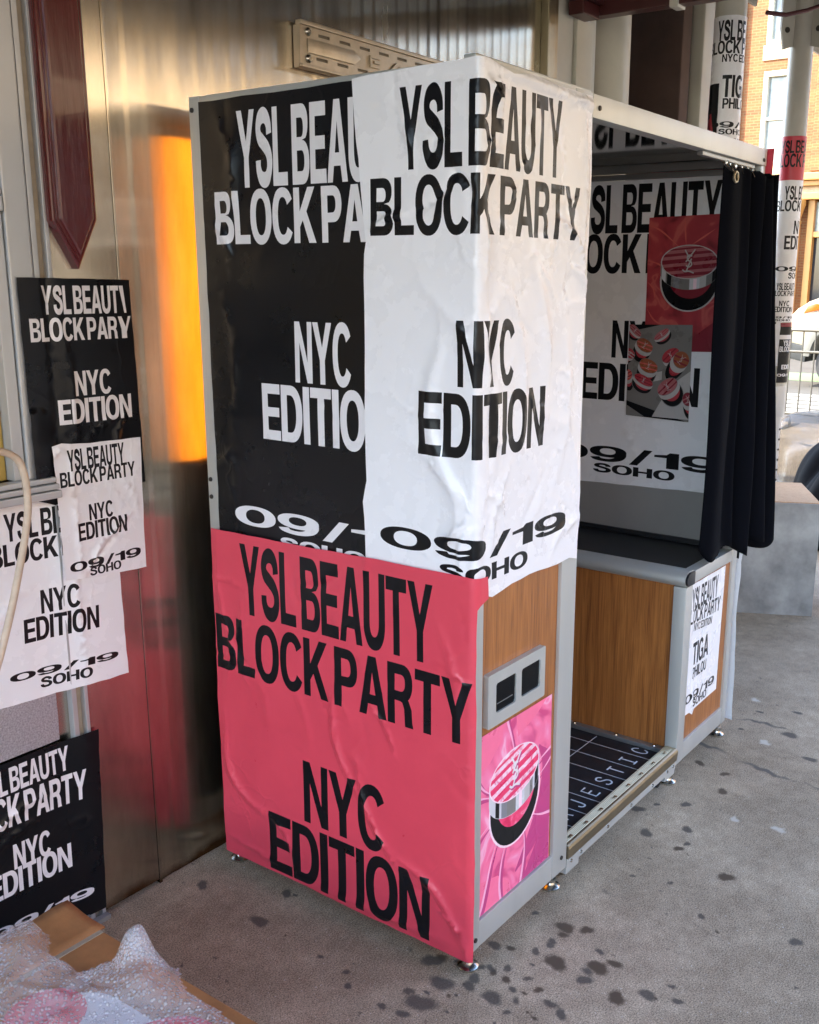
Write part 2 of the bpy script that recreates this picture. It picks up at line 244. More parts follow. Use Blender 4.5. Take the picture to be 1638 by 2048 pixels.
# ------------------------------------------------------------------ mesh helpers
ROOT = {}
def tag(o, label, cat, group=None):
    o['label'] = label; o['category'] = cat
    if group: o['group'] = group
    return o
def thing(name, label, cat, loc, group=None):
    o = bpy.data.objects.new(name, None); COL.objects.link(o); o.location = loc; o.empty_display_size = .1
    ROOT[o.name] = Vector(loc); return tag(o, label, cat, group)
class MB:
    def __init__(s): s.v = []; s.f = []; s.mi = []; s.cur = 0
    def add(s, vs, fs):
        n = len(s.v); s.v += [tuple(v) for v in vs]; s.f += [tuple(i+n for i in f) for f in fs]; s.mi += [s.cur]*len(fs); return s
    def bm(s, b):
        b.verts.index_update(); s.add([v.co[:] for v in b.verts], [[v.index for v in f.verts] for f in b.faces]); b.free(); return s
    def box(s, a, b, bev=0., M4=None):
        x0, y0, z0 = a; x1, y1, z1 = b
        m = bmesh.new(); bmesh.ops.create_cube(m, size=1)
        for v in m.verts: v.co = Vector(((x0+x1)/2+v.co.x*(x1-x0), (y0+y1)/2+v.co.y*(y1-y0), (z0+z1)/2+v.co.z*(z1-z0)))
        if bev: bmesh.ops.bevel(m, geom=m.edges[:], offset=bev, segments=2, profile=.7, affect='EDGES')
        if M4: m.transform(M4)
        return s.bm(m)
    def lathe(s, c, prof, n=24, axis='z', M4=None):
        vs = []; fs = []
        for r, h in prof:
            for k in range(n):
                a = 2*math.pi*k/n; p = (r*math.cos(a), r*math.sin(a), h)
                if axis == 'x': p = (p[2], p[0], p[1])
                if axis == 'y': p = (p[0], p[2], p[1])
                p = Vector(p)
                if M4: p = M4 @ p
                vs.append(p + Vector(c))
        for i in range(len(prof)-1):
            for k in range(n): fs.append((i*n+k, i*n+(k+1) % n, (i+1)*n+(k+1) % n, (i+1)*n+k))
        fs.append(tuple(range(n))[::-1]); fs.append(tuple((len(prof)-1)*n+k for k in range(n)))
        return s.add(vs, fs)
    def tube(s, pts, r, n=10, closed=False):
        P = [Vector(p) for p in pts]; N = len(P); vs = []; fs = []; up = Vector((.123, .31, .94)).normalized()
        for i, p in enumerate(P):
            d = (P[(i+1) % N] - P[i-1]) if closed else (P[min(i+1, N-1)] - P[max(i-1, 0)])
            d.normalize(); a = d.cross(up)
            if a.length < 1e-4: a = d.cross(Vector((1, 0, 0)))
            a.normalize(); b = d.cross(a); up = -b if False else up
            for k in range(n): t = 2*math.pi*k/n; vs.append(p + r*(math.cos(t)*a + math.sin(t)*b))
        for i in range(N if closed else N-1):
            for k in range(n): j = (i+1) % N; fs.append((i*n+k, i*n+(k+1) % n, j*n+(k+1) % n, j*n+k))
        if not closed: fs.append(tuple(range(n))[::-1]); fs.append(tuple((N-1)*n+k for k in range(n)))
        return s.add(vs, fs)
    def prism(s, poly, d0, d1, axis='y', bev=0.):
        # poly in the plane across `axis`; x: (y,z)  y: (x,z)  z: (x,y)
        def P(u, v, d): return {'x': (d, u, v), 'y': (u, d, v), 'z': (u, v, d)}[axis]
        m = bmesh.new(); lo = [m.verts.new(P(u, v, d0)) for u, v in poly]; hi = [m.verts.new(P(u, v, d1)) for u, v in poly]; n = len(poly)
        m.faces.new(lo); m.faces.new(hi[::-1])
        for i in range(n): m.faces.new((lo[i], hi[i], hi[(i+1) % n], lo[(i+1) % n]))
        bmesh.ops.recalc_face_normals(m, faces=m.faces)
        if bev: bmesh.ops.bevel(m, geom=m.edges[:], offset=bev, segments=2, profile=.7, affect='EDGES')
        return s.bm(m)
    def plate(s, outline, holes, d0, d1, axis='y'):
        # flat plate with holes and real thickness (d0 = front, d1 = back)
        def P(u, v, d): return {'x': (d, u, v), 'y': (u, d, v), 'z': (u, v, d)}[axis]
        pts, fcs = cdt2(outline, holes)
        n = len(pts)
        s.add([P(u, v, d0) for u, v in pts], fcs); s.add([P(u, v, d1) for u, v in pts], [f[::-1] for f in fcs])
        for lp in [outline]+holes:
            k = len(lp); s.add([P(u, v, d0) for u, v in lp]+[P(u, v, d1) for u, v in lp], [(i, (i+1) % k, k+(i+1) % k, k+i) for i in range(k)])
        return s
    def build(s, name, mats, parent=None, smooth=False, uv=None):
        me = bpy.data.meshes.new(name); L = Vector((0, 0, 0))
        o = bpy.data.objects.new(name, me)
        if parent is not None:
            L = ROOT[parent.name]
        else:
            a = np.array(s.v); L = Vector((float(a[:, 0].mean()), float(a[:, 1].mean()), float(a[:, 2].min())))
        me.from_pydata([(v[0]-L.x, v[1]-L.y, v[2]-L.z) for v in s.v], [], s.f)
        for mn in (mats if isinstance(mats, (list, tuple)) else [mats]): me.materials.append(M[mn])
        if max(s.mi, default=0): me.polygons.foreach_set('material_index', s.mi)
        if parent is None: fixn(me)
        else: fixn(me)
        if smooth:
            me.polygons.foreach_set('use_smooth', [True]*len(me.polygons))
            if smooth != 'all': me.set_sharp_from_angle(angle=R(38))
        if uv:
            ul = me.uv_layers.new(name='UVMap')
            for lp in me.loops: c = me.vertices[lp.vertex_index].co; ul.data[lp.index].uv = (c.x, c.z)
        COL.objects.link(o); ROOT[o.name] = L
        if parent is not None: o.parent = parent
        else: o.location = L
        return o
def fixn(me):
    b = bmesh.new(); b.from_mesh(me); bmesh.ops.remove_doubles(b, verts=b.verts, dist=1e-6); bmesh.ops.recalc_face_normals(b, faces=b.faces); b.to_mesh(me); b.free()
def struct(o): o['kind'] = 'structure'; return o
def dup(o, dloc=(0, 0, 0), parent=None, label=None):
    c = o.copy(); COL.objects.link(c); ROOT[c.name] = ROOT[o.name]
    if parent is not None: c.parent = parent
    else: c.location = Vector(o.location)+Vector(dloc); ROOT[c.name] = ROOT[o.name]+Vector(dloc)
    if label: c['label'] = label
    for ch in list(o.children): dup(ch, parent=c)
    return c
def subdiv_loop(lp, st):
    out = []
    for i in range(len(lp)):
        a = np.array(lp[i], float); b = np.array(lp[(i+1) % len(lp)], float); n = max(1, int(np.ceil(np.hypot(*(b-a))/st)))
        for k in range(n): out.append(tuple(a+(b-a)*k/n))
    return out
def inside(px, py, poly):
    P = np.array(poly, float); r = np.zeros(len(px), bool); x0, y0 = P[:, 0], P[:, 1]; x1, y1 = np.roll(x0, -1), np.roll(y0, -1)
    bb = (px > x0.min()) & (px < x0.max()) & (py > y0.min()) & (py < y0.max()); idx = np.nonzero(bb)[0]
    if len(idx) == 0: return r
    X = px[idx][:, None]; Y = py[idx][:, None]
    c = ((y0 > Y) != (y1 > Y)); xi = (x1-x0)*(Y-y0)/np.where(y1 == y0, 1e-12, y1-y0)+x0
    r[idx] = ((c & (X < xi)).sum(1) % 2) == 1; return r
def cdt2(outline, holes, extra=()):
    vs = []; es = []
    for lp in [outline]+list(holes)+list(extra):
        n = len(vs); vs += [Vector(p) for p in lp]; es += [(n+i, n+(i+1) % len(lp)) for i in range(len(lp))]
    r = delaunay_2d_cdt(vs, es, [], 0, 1e-6); pts = [tuple(v) for v in r[0]]; fc = [tuple(f) for f in r[2]]
    c = np.array([np.mean([pts[i] for i in f], axis=0) for f in fc]); ok = inside(c[:, 0], c[:, 1], outline)
    for h in holes: ok &= ~inside(c[:, 0], c[:, 1], h)
    return pts, [f for f, k in zip(fc, ok) if k]
# ------------------------------------------------------------------ lettering (own outlines, bold grotesque)
def arc(cx, cy, rx, ry, a0, a1, n=14, e=2.25):
    o = []
    for i in range(n+1):
        t = R(a0+(a1-a0)*i/n); c, s = math.cos(t), math.sin(t)
        o.append((cx+rx*math.copysign(abs(c)**(2/e), c), cy+ry*math.copysign(abs(s)**(2/e), s)))
    return o
def catmull(P, n=7):
    o = []
    P = [np.array(p, float) for p in P]; Q = [2*P[0]-P[1]]+P+[2*P[-1]-P[-2]]
    for i in range(1, len(Q)-2):
        for k in range(n):
            t = k/n; a, b, c, d = Q[i-1], Q[i], Q[i+1], Q[i+2]
            o.append(tuple(.5*((2*b)+(-a+c)*t+(2*a-5*b+4*c-d)*t*t+(-a+3*b-3*c+d)*t**3)))
    o.append(tuple(P[-1])); return o
def stroke(P, w, taper=False):
    P = [np.array(p, float) for p in P]; l = []; r = []; n = len(P)
    for i, p in enumerate(P):
        d = P[min(i+1, n-1)]-P[max(i-1, 0)]; d = d/(np.hypot(*d)+1e-9); nn = np.array((-d[1], d[0])); ww = w
        if taper: ww = w*max(.08, math.sin(math.pi*(i+.3)/(n-.4)))
        l.append(tuple(p+nn*ww/2)); r.append(tuple(p-nn*ww/2))
    return l+r[::-1]
def rect(a, b, c, d): return [(a, b), (c, b), (c, d), (a, d)]
GL = {
 'Y': (.79, [([(.29,0),(.5,0),(.5,.39),(.79,1),(.57,1),(.395,.6),(.22,1),(0,1),(.29,.39)], [])]),
 'L': (.60, [([(0,0),(.60,0),(.60,.17),(.21,.17),(.21,1),(0,1)], [])]),
 'E': (.64, [([(0,0),(.64,0),(.64,.175),(.21,.175),(.21,.42),(.60,.42),(.60,.585),(.21,.585),(.21,.825),(.63,.825),(.63,1),(0,1)], [])]),
 'H': (.74, [([(0,0),(.21,0),(.21,.42),(.53,.42),(.53,0),(.74,0),(.74,1),(.53,1),(.53,.6),(.21,.6),(.21,1),(0,1)], [])]),
 'I': (.21, [(rect(0, 0, .21, 1), [])]),
 'T': (.68, [([(.235,0),(.445,0),(.445,.825),(.68,.825),(.68,1),(0,1),(0,.825),(.235,.825)], [])]),
 'A': (.81, [([(0,0),(.215,0),(.275,.2),(.535,.2),(.595,0),(.81,0),(.52,1),(.29,1)], [[(.32,.36),(.49,.36),(.405,.74)]])]),
 'N': (.73, [([(0,0),(.195,0),(.195,.66),(.52,0),(.73,0),(.73,1),(.535,1),(.535,.34),(.21,1),(0,1)], [])]),
 'K': (.78, [([(0,0),(.21,0),(.21,.29),(.31,.41),(.53,0),(.78,0),(.45,.57),(.76,1),(.51,1),(.21,.57),(.21,1),(0,1)], [])]),
 '/': (.42, [([(0,-.02),(.15,-.02),(.42,1.02),(.27,1.02)], [])]),
 '1': (.44, [([(.22,0),(.44,0),(.44,1),(.28,1),(.22,.86),(0,.80),(0,.66),(.22,.66)], [])]),
 'B': (.72, [([(0,0)]+arc(.42,.275,.30,.275,-90,90)+arc(.40,.765,.275,.235,-90,90)[3:]+[(0,1)],
      [[(.21,.165)]+arc(.40,.295,.115,.13,-90,90)+[(.21,.425)], [(.21,.59)]+arc(.38,.71,.105,.12,-90,90)+[(.21,.83)]])]),
 'D': (.73, [([(0,0)]+arc(.33,.5,.40,.5,-90,90,20)+[(0,1)], [[(.21,.17)]+arc(.32,.5,.20,.33,-90,90,16)+[(.21,.83)]])]),
 'P': (.69, [([(0,0),(.21,0),(.21,.36)]+arc(.40,.68,.29,.32,-90,90)+[(0,1)], [[(.21,.525)]+arc(.375,.68,.115,.15,-90,90)+[(.21,.83)]])]),
 'R': (.73, [([(0,0),(.21,0),(.21,.4)]+arc(.41,.70,.29,.30,-90,90)+[(0,1)], [[(.21,.56)]+arc(.38,.695,.115,.135,-90,90)+[(.21,.83)]]),
      ([(.495,0),(.73,0),(.70,.10),(.685,.30),(.60,.44),(.44,.47),(.32,.41),(.42,.385),(.475,.29)], [])]),
 'O': (.80, [(arc(.40,.5,.40,.52,0,360,34)[:-1], [arc(.40,.5,.19,.345,0,360,28)[:-1]])]),
 '0': (.72, [(arc(.36,.5,.36,.51,0,360,34)[:-1], [arc(.36,.5,.165,.34,0,360,28)[:-1]])]),
 'C': (.75, [(arc(.39,.5,.39,.52,33,327,26)+arc(.39,.5,.185,.345,327,33,22), [])]),
 'G': (.78, [(arc(.39,.5,.39,.52,36,300,26)+arc(.39,.5,.185,.345,300,36,22), []), ([(.40,.53),(.76,.53),(.76,0),(.63,0),(.59,.12),(.45,.12),(.55,.22),(.57,.37),(.40,.37)], [])]),
 'U': (.73, [([(0,1)]+arc(.365,.36,.365,.375,180,360,16)+[(.73,1),(.52,1)]+arc(.365,.37,.155,.21,360,180,12)+[(.21,1)], [])]),
 'J': (.58, [([(.37,1)]+[(.37,.34)]+arc(.27,.32,.10,.16,0,-180,8)+[(.17,.36),(0,.36)]+arc(.29,.31,.29,.33,180,360,14)+[(.58,1)], [])]),
 'S': (.70, [(stroke(catmull([(.585,.67),(.565,.79),(.47,.885),(.33,.91),(.185,.86),(.12,.745),(.17,.635),(.32,.565),(.49,.485),(.59,.37),(.585,.22),(.48,.115),(.34,.085),(.19,.12),(.105,.225),(.095,.34)]), .205), [])]),
 '9': (.72, [(arc(.35,.65,.35,.365,0,360,30)[:-1], [arc(.345,.665,.15,.20,0,360,22)[:-1]]),
      (stroke(catmull([(.605,.66),(.60,.42),(.54,.22),(.42,.105),(.28,.085),(.15,.14),(.10,.26)]), .185), [])]),
 'M': (.90, [([(0,0),(.19,0),(.19,.72),(.36,0),(.54,0),(.71,.72),(.71,0),(.90,0),(.90,1),(.62,1),(.45,.32),(.28,1),(0,1)], [])]),
}
def text(s, u0, u1, v0, v1, track=.035, space=.17, rot=0., flipv=False):
    x = 0; items = []
    for ch in s:
        if ch == ' ': x += space; continue
        w, pcs = GL[ch]; items.append((x, pcs)); x += w+track
    tot = x-track; sx = (u1-u0)/tot; sy = v1-v0; o = []; cu, cv = (u0+u1)/2, (v0+v1)/2; c, sn = math.cos(rot), math.sin(rot)
    def T(p, x0):
        a = u0+(p[0]+x0)*sx-cu; b = v0+p[1]*sy-cv
        return (cu+a*c-b*sn, cv+a*sn+b*c)
    for x0, pcs in items:
        for outer, holes in pcs: o.append(([T(p, x0) for p in outer], [[T(p, x0) for p in h] for h in holes]))
    return o
# ------------------------------------------------------------------ posters
def creases(seed, n, box, amp, wid, length=.18, extra=(), base=.0):
    rg = np.random.RandomState(seed); L = []
    for _ in range(n):
        a = rg.uniform(0, 2*math.pi); u, v = rg.uniform(box[0], box[2]), rg.uniform(box[1], box[3]); l = length*rg.uniform(.4, 1.3)
        L.append((u, v, u+l*math.cos(a), v+l*math.sin(a), wid*rg.uniform(.6, 1.6), amp*rg.uniform(-1, 1), rg.uniform(-.25, .25)))
    L += list(extra); ph = rg.uniform(0, 6, 12)
    def f(u, v):
        d = np.zeros_like(u)
        for kk, (x0, y0, x1, y1, w, a, cv) in enumerate(L):
            ex, ey = x1-x0, y1-y0; l = math.hypot(ex, ey); t = ((u-x0)*ex+(v-y0)*ey)/l/l; pd = ((v-y0)*ex-(u-x0)*ey)/l
            tc = np.clip(t, 0, 1); pd = pd-cv*l*np.sin(math.pi*tc); ov = (t-tc)*l
            prof = np.exp(-(pd/w)**2) if kk % 2 else np.exp(-np.sqrt((pd/w)**2*2.2+.03)+.17)
            d += a*prof*np.exp(-(ov/w/2)**2)*(.25+.75*np.sin(math.pi*tc))
        if base:
            d += base*(np.sin(11*u+ph[0]+3*np.sin(5*v+ph[1]))*np.sin(8*v+ph[2]+2*np.sin(7*u+ph[3]))+.5*np.sin(23*u+ph[4]+2*v)*np.sin(19*v+ph[5]))
        return d
    return f
def ragged(loop, st, amp, seed):
    rg = np.random.RandomState(seed); lp = subdiv_loop(loop, st); return [(u+rg.uniform(-amp, amp), v+rg.uniform(-amp, amp)) for u, v in lp]
def sheet(name, outline, base, layers, P, disp, step=.018, parent=None, edge=None, eps=2e-4):
    mats = [base]; vs = []; es = []
    def loop(lp):
        n = len(vs); vs.extend(Vector(p) for p in lp); k = len(lp); es.extend((n+i, n+(i+1) % k) for i in range(k))
    out = subdiv_loop(outline, step); loop(out)
    for mn, pcs in layers:
        if mn not in mats: mats.append(mn)
        for outer, holes in pcs:
            loop(subdiv_loop(outer, step))
            for h in holes: loop(subdiv_loop(h, step))
    A = np.array(out); u0, v0, u1, v1 = A[:, 0].min(), A[:, 1].min(), A[:, 0].max(), A[:, 1].max(); rg = np.random.RandomState(3)
    gu, gv = np.meshgrid(np.arange(u0, u1, step), np.arange(v0, v1, step)); gu = gu.ravel()+rg.uniform(-.25, .25, gu.size)*step; gv = gv.ravel()+rg.uniform(-.25, .25, gv.size)*step
    k = inside(gu, gv, out); vs.extend(Vector((float(a), float(b))) for a, b in zip(gu[k], gv[k]))
    r = delaunay_2d_cdt(vs, es, [], 0, 1e-6); pts = np.array([tuple(v) for v in r[0]]); fc = [tuple(f) for f in r[2]]
    c = np.array([pts[list(f)].mean(0) for f in fc]); ok = inside(c[:, 0], c[:, 1], out); mi = np.zeros(len(fc), int)
    for mn, pcs in layers:
        hit = np.zeros(len(fc), bool)
        for outer, holes in pcs:
            h1 = inside(c[:, 0], c[:, 1], outer)
            for h in holes: h1 &= ~inside(c[:, 0], c[:, 1], h)
            hit |= h1
        mi[hit] = mats.index(mn)
    fc = [f for f, q in zip(fc, ok) if q]; mi = mi[ok]
    def pos(u, v):
        p, n = P(u, v); return p+n*disp(u, v)[:, None]
    u, v = pts[:, 0], pts[:, 1]; e = 8e-4; p = pos(u, v)
    nr = np.cross(pos(u+e, v)-pos(u-e, v), pos(u, v+e)-pos(u, v-e)); nr /= np.linalg.norm(nr, axis=1)[:, None]+1e-12
    nb = P(u, v)[1]; sg = np.sign((nr*nb).sum(1)); nr *= sg[:, None]
    if np.median(sg) < 0: fc = [f[::-1] for f in fc]
    L = ROOT[parent.name] if parent is not None else Vector((float(p[:, 0].mean()), float(p[:, 1].mean()), float(p[:, 2].min())))
    me = bpy.data.meshes.new(name); me.from_pydata((p-np.array(L)).tolist(), [], fc)
    for mn in mats: me.materials.append(M[mn])
    me.polygons.foreach_set('material_index', mi.tolist()); me.polygons.foreach_set('use_smooth', [True]*len(fc))
    me.normals_split_custom_set_from_vertices([tuple(x) for x in nr])
    o = bpy.data.objects.new(name, me); COL.objects.link(o); ROOT[o.name] = L
    if parent is not None: o.parent = parent
    else: o.location = L
    return o
def planeP(origin, du, nrm):
    O, D, N = np.array(origin, float), np.array(du, float), np.array(nrm, float)
    return lambda u, v: (O[None]+u[:, None]*D[None]+v[:, None]*np.array((0, 0, 1.))[None], np.repeat(N[None], len(u), 0))
def cylP(c, r, phi0):
    def f(u, v):
        a = phi0+u/r; n = np.stack((np.cos(a), np.sin(a), 0*a), 1); p = n*r; p[:, 0] += c[0]; p[:, 1] += c[1]; p[:, 2] = v; return p, n
    return f
def cornerP(e, r):
    a = r*math.pi/4
    def f(s, z):
        th = math.pi+(np.clip(s, -a, a)+a)/(2*a)*math.pi/2; n = np.stack((np.cos(th), np.sin(th), 0*th), 1); c = r-e
        p = np.stack((c+r*np.cos(th)+np.maximum(0, s-a), c+r*np.sin(th)+np.maximum(0, -s-a), z), 1); return p, n
    return f
# ------------------------------------------------------------------ setting: pavement, road
STAINS = [(-0.12,.795,.021),(-.016,.584,.019),(-.142,.553,.026),(-.008,.107,.022),(.16,-.139,.024),(.166,-.078,.012),(.29,-.09,.02),(.313,-.139,.015),(.128,.017,.015),(-.14,.04,.029),(-.059,.039,.023),(-.03,-.017,.014),(-.031,-.082,.02),(.013,-.237,.015),(-.159,.246,.01),(-.193,.211,.011),(-.153,.334,.01),(-.002,-.012,.016),(.074,-.056,.011),(-.191,.051,.014),(1.341,-.015,.02),(1.316,-.114,.019),(1.197,-.152,.02),(1.05,-.09,.018),(.997,-.016,.012),(.937,.02,.022),(.823,-.061,.021),(.913,-.152,.018),(.838,-.184,.013),(.801,-.174,.016),(.597,-.127,.009),(.627,-.226,.011),(.743,-.339,.022),(.202,-.229,.021),(.237,-.257,.015),(.133,-.313,.019),(.184,-.367,.017),(.144,-.224,.016),(.204,-.432,.011),(.243,-.401,.009),(.574,-.584,.017),(.407,-.638,.007),(.535,-.353,.012),(1.591,-.314,.024),(1.741,-.195,.026),(1.685,-.033,.011),(1.874,-.038,.014),(1.951,-.158,.017),(-.008,.561,.008),(-.462,.506,.006)]
BROWN = {4, 6, 7, 20, 21, 22, 29, 33, 34, 35, 32}
WHITE = [(1.052,-.247,.022),(1.075,-.376,.026),(1.626,-.141,.028),(2.859,.307,.025),(2.895,.259,.02),(1.974,.017,.025)]
CRACKS = [([(1.52,.4),(1.487,.037),(1.469,-.045),(1.441,-.134),(1.416,-.198),(1.407,-.281),(1.401,-.399),(1.38,-.9)], .9), ([(1.74,.4),(1.754,.043),(1.77,-.017),(1.789,-.096),(1.771,-.236)], .8), ([(.492,-.05),(.49,-.315),(.478,-.43)], .5)]
def pavement():
    xs = np.concatenate(([-9, -6, -4, -3, -2, -1.4], np.arange(-1, 2.6, .008), np.arange(2.6, 4, .04), np.arange(4, 10.25, .4), [10.2]))
    ys = np.concatenate(([-3.4, -3, -2.4, -1.8, -1.4], np.arange(-1.1, .96, .008), [1.2, 1.6, 2, 2.6, 3.4, 4.5, 6, 8, 12, 20, 40]))
    xs = np.unique(np.round(xs, 4)); ys = np.unique(np.round(ys, 4)); nx, ny = len(xs), len(ys)
    X, Y = np.meshgrid(xs, ys); X = X.ravel(); Y = Y.ravel(); V = np.stack((X, Y, 0*X), 1)
    i, j = np.meshgrid(np.arange(nx-1), np.arange(ny-1)); b = (j*nx+i).ravel(); Fc = np.stack((b, b+1, b+nx+1, b+nx), 1)
    rg = np.random.RandomState(5); st = np.zeros(len(X)); br = np.zeros(len(X)); pa = np.zeros(len(X)); cr = np.zeros(len(X)); gr = np.zeros(len(X))
    def blob(A, x, y, r, w=1.):
        k = np.nonzero((abs(X-x) < 3*r) & (abs(Y-y) < 3*r))[0]; a = rg.uniform(0, 3.1); dx, dy = X[k]-x, Y[k]-y
        p = dx*math.cos(a)+dy*math.sin(a); q = -dx*math.sin(a)+dy*math.cos(a); th = np.arctan2(q, p); rr = r*(1+.16*np.sin(2*th+a)+.10*np.sin(3*th+5*a)+.05*np.sin(5*th+9*a)); d = np.sqrt((p/rr)**2+(q/rr*rg.uniform(1.0, 1.5))**2); A[k] = np.maximum(A[k], w*np.clip(1.2-.75*d, 0, 1))
    for n, (x, y, r) in enumerate(STAINS): blob(br if n in BROWN else st, x, y, r*(1.25 if x < .35 and y < .2 else 1.05))
    for _ in range(260):
        x, y = rg.uniform(-.6, 3.2), rg.uniform(-1, .85); blob(br if rg.rand() < .5 else st, x, y, rg.uniform(.003, .009), rg.uniform(.6, 1))
    for _ in range(46):
        a = rg.normal(.03, .13), rg.normal(-.04, .11); blob(st if rg.rand() < .6 else br, .0+a[0], -.02+a[1], rg.uniform(.006, .016), .9)
    for x, y, r in WHITE: blob(pa, x, y, r, .9)
    for _ in range(8): blob(pa, rg.uniform(.5, 3.2), rg.uniform(-1, .3), rg.uniform(.004, .010), .6)
    for pts, w in CRACKS:
        for (x0, y0), (x1, y1) in zip(pts[:-1], pts[1:]):
            ex, ey = x1-x0, y1-y0; l2 = ex*ex+ey*ey; t = np.clip(((X-x0)*ex+(Y-y0)*ey)/l2, 0, 1)
            wob = .006*np.sin(40*Y)+.004*np.sin(97*Y+1); d = np.hypot(X+wob-x0-t*ex, Y-y0-t*ey); cr = np.maximum(cr, w*np.exp(-(d/.015)**2)*(.75+.25*np.sin(23*Y+9*X)))
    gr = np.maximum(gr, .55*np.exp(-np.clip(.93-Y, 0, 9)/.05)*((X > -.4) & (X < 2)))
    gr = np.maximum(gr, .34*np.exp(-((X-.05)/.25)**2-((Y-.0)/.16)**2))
    V = V.tolist(); Fc = Fc.tolist()
    # kerb faces down to the road
    n0 = len(V); x0, x1, y0, y1 = xs[0], xs[-1], ys[0], ys[-1]
    V += [(x0, y0, 0), (x1, y0, 0), (x1, y0, -.14), (x0, y0, -.14), (x1, y1, 0), (x1, y1, -.14)]; Fc += [[n0+3, n0+2, n0+1, n0], [n0+2, n0+5, n0+4, n0+1]]
    me = bpy.data.meshes.new('pavement'); me.from_pydata(V, [], Fc)
    for nm, A in (('stain', st), ('brown', br), ('pale', pa), ('crack', cr), ('grime', gr)):
        at = me.attributes.new(nm, 'FLOAT', 'POINT'); at.data.foreach_set('value', np.concatenate((A, np.zeros(6))).astype(np.float32))
    me.materials.append(M['pavement']); o = bpy.data.objects.new('pavement', me); COL.objects.link(o); ROOT[o.name] = Vector((0, 0, 0)); struct(o)
pavement()
struct(MB().add([(-200, -200, -.125), (250, -200, -.125), (250, 200, -.125), (-200, 200, -.125)], [(0, 1, 2, 3)]).build('road', 'asphalt'))
struct(MB().box((23.5, -60, -.2), (27.9, 60, 0)).build('far_pavement', 'far_walk'))
mb = MB()
for x in (12.2, 12.7, 13.2, 13.7, 14.2): mb.box((x, 1.5, -.13), (x+.28, 9, -.119))
struct(mb.build('crosswalk_marking', 'road_line')); struct(MB().box((16.8, -30, -.13), (18.4, 40, -.119)).build('green_lane', 'green_lane'))
struct(MB().box((-40, -16.9, -.2), (40, -13, 0)).build('opposite_pavement', 'far_walk'))
# ------------------------------------------------------------------ storefront (metal clad shop wall)
shop = thing('storefront', 'shop front clad in brushed steel sheets behind the booth, with a recessed cream entrance', 'building', (0, .95, 0))
def facet_sheet():
    xs = np.arange(-.168, 1.745, .0075); zs = np.concatenate(([0], np.arange(.04, 3.4, .05))); rg = np.random.RandomState(11)
    X, Z = np.meshgrid(xs, zs); fw = .052; ph = ((X+.168) % fw)/fw; idx = ((X+.168)//fw).astype(int)
    tilt = rg.normal(0, 1, 60)[idx]
    Y = .905 + .0011*(ph-.5)*(1+.9*tilt) - .0008*(4*(ph-.5)**2-.3)*.5
    for k in range(26):
        a, b, s, t = rg.uniform(-.2, 1.8), rg.uniform(0, 2.8), rg.uniform(.05, .16), rg.uniform(.08, .35)
        Y += rg.uniform(-.0013, .0013)*np.exp(-((X-a)/s)**2-((Z-b)/t)**2)
    for (a, b) in ((-.13, 1.905), (.0, 1.87), (-.1, .4)): Y += .0025*np.exp(-((X-a)/.012)**2-((Z-b)/.016)**2)
    nx = len(xs); V = np.stack((X.ravel(), Y.ravel(), Z.ravel()), 1); i, j = np.meshgrid(np.arange(nx-1), np.arange(len(zs)-1)); b = (j*nx+i).ravel()
    return MB().add(V.tolist(), np.stack((b, b+1, b+nx+1, b+nx), 1).tolist())
facet_sheet().build('sheet_panel', 'steel', shop, smooth='all', uv=True)
def warp_panel(x0, x1, z0, z1, y, seed, amp, n=6):
    rg = np.random.RandomState(seed); xs = np.linspace(x0, x1, 26); zs = np.linspace(z0, z1, 70); X, Z = np.meshgrid(xs, zs); Y = 0*X+y
    for _ in range(n):
        a, b = rg.uniform(x0, x1), rg.uniform(z0, z1); Y += rg.uniform(-amp, amp)*np.exp(-((X-a)/.09)**2-((Z-b)/.22)**2)
    nx = len(xs); V = np.stack((X.ravel(), Y.ravel(), Z.ravel()), 1); i, j = np.meshgrid(np.arange(nx-1), np.arange(len(zs)-1)); b = (j*nx+i).ravel()
    m = MB().add(V.tolist(), np.stack((b, b+1, b+nx+1, b+nx), 1).tolist())
    return m.box((x0, y+.004, z0), (x1, y+.03, z1))
warp_panel(-.352, -.182, .012, 3.4, .894, 3, .0016, 9).build('pilaster_panel', 'steel', shop, smooth=True, uv=True)
MB().box((-.181, .8925, 0), (-.172, .912, 3.4), .002).build('seam_trim', 'steel', shop, uv=True)
warp_panel(-2.2, -.395, 0, 1.10, .908, 4, .001, 9).build('lower_panel', 'steel', shop, smooth=True, uv=True)
MB().box((-.395, .890, 0), (-.382, .93, 3.4), .002).box((-.362, .889, 0), (-.352, .93, 3.4), .002).build('corner_channel', 'window_alu', shop)
MB().box((-.382, .905, 0), (-.362, .93, 3.4)).build('channel_back', 'beige_trim', shop)
MB().box((-.40, .87, 0), (-.352, .888, .012)).box((-2.2, .885, 0), (-.40, .905, .03)).build('base_strip', 'galv', shop)
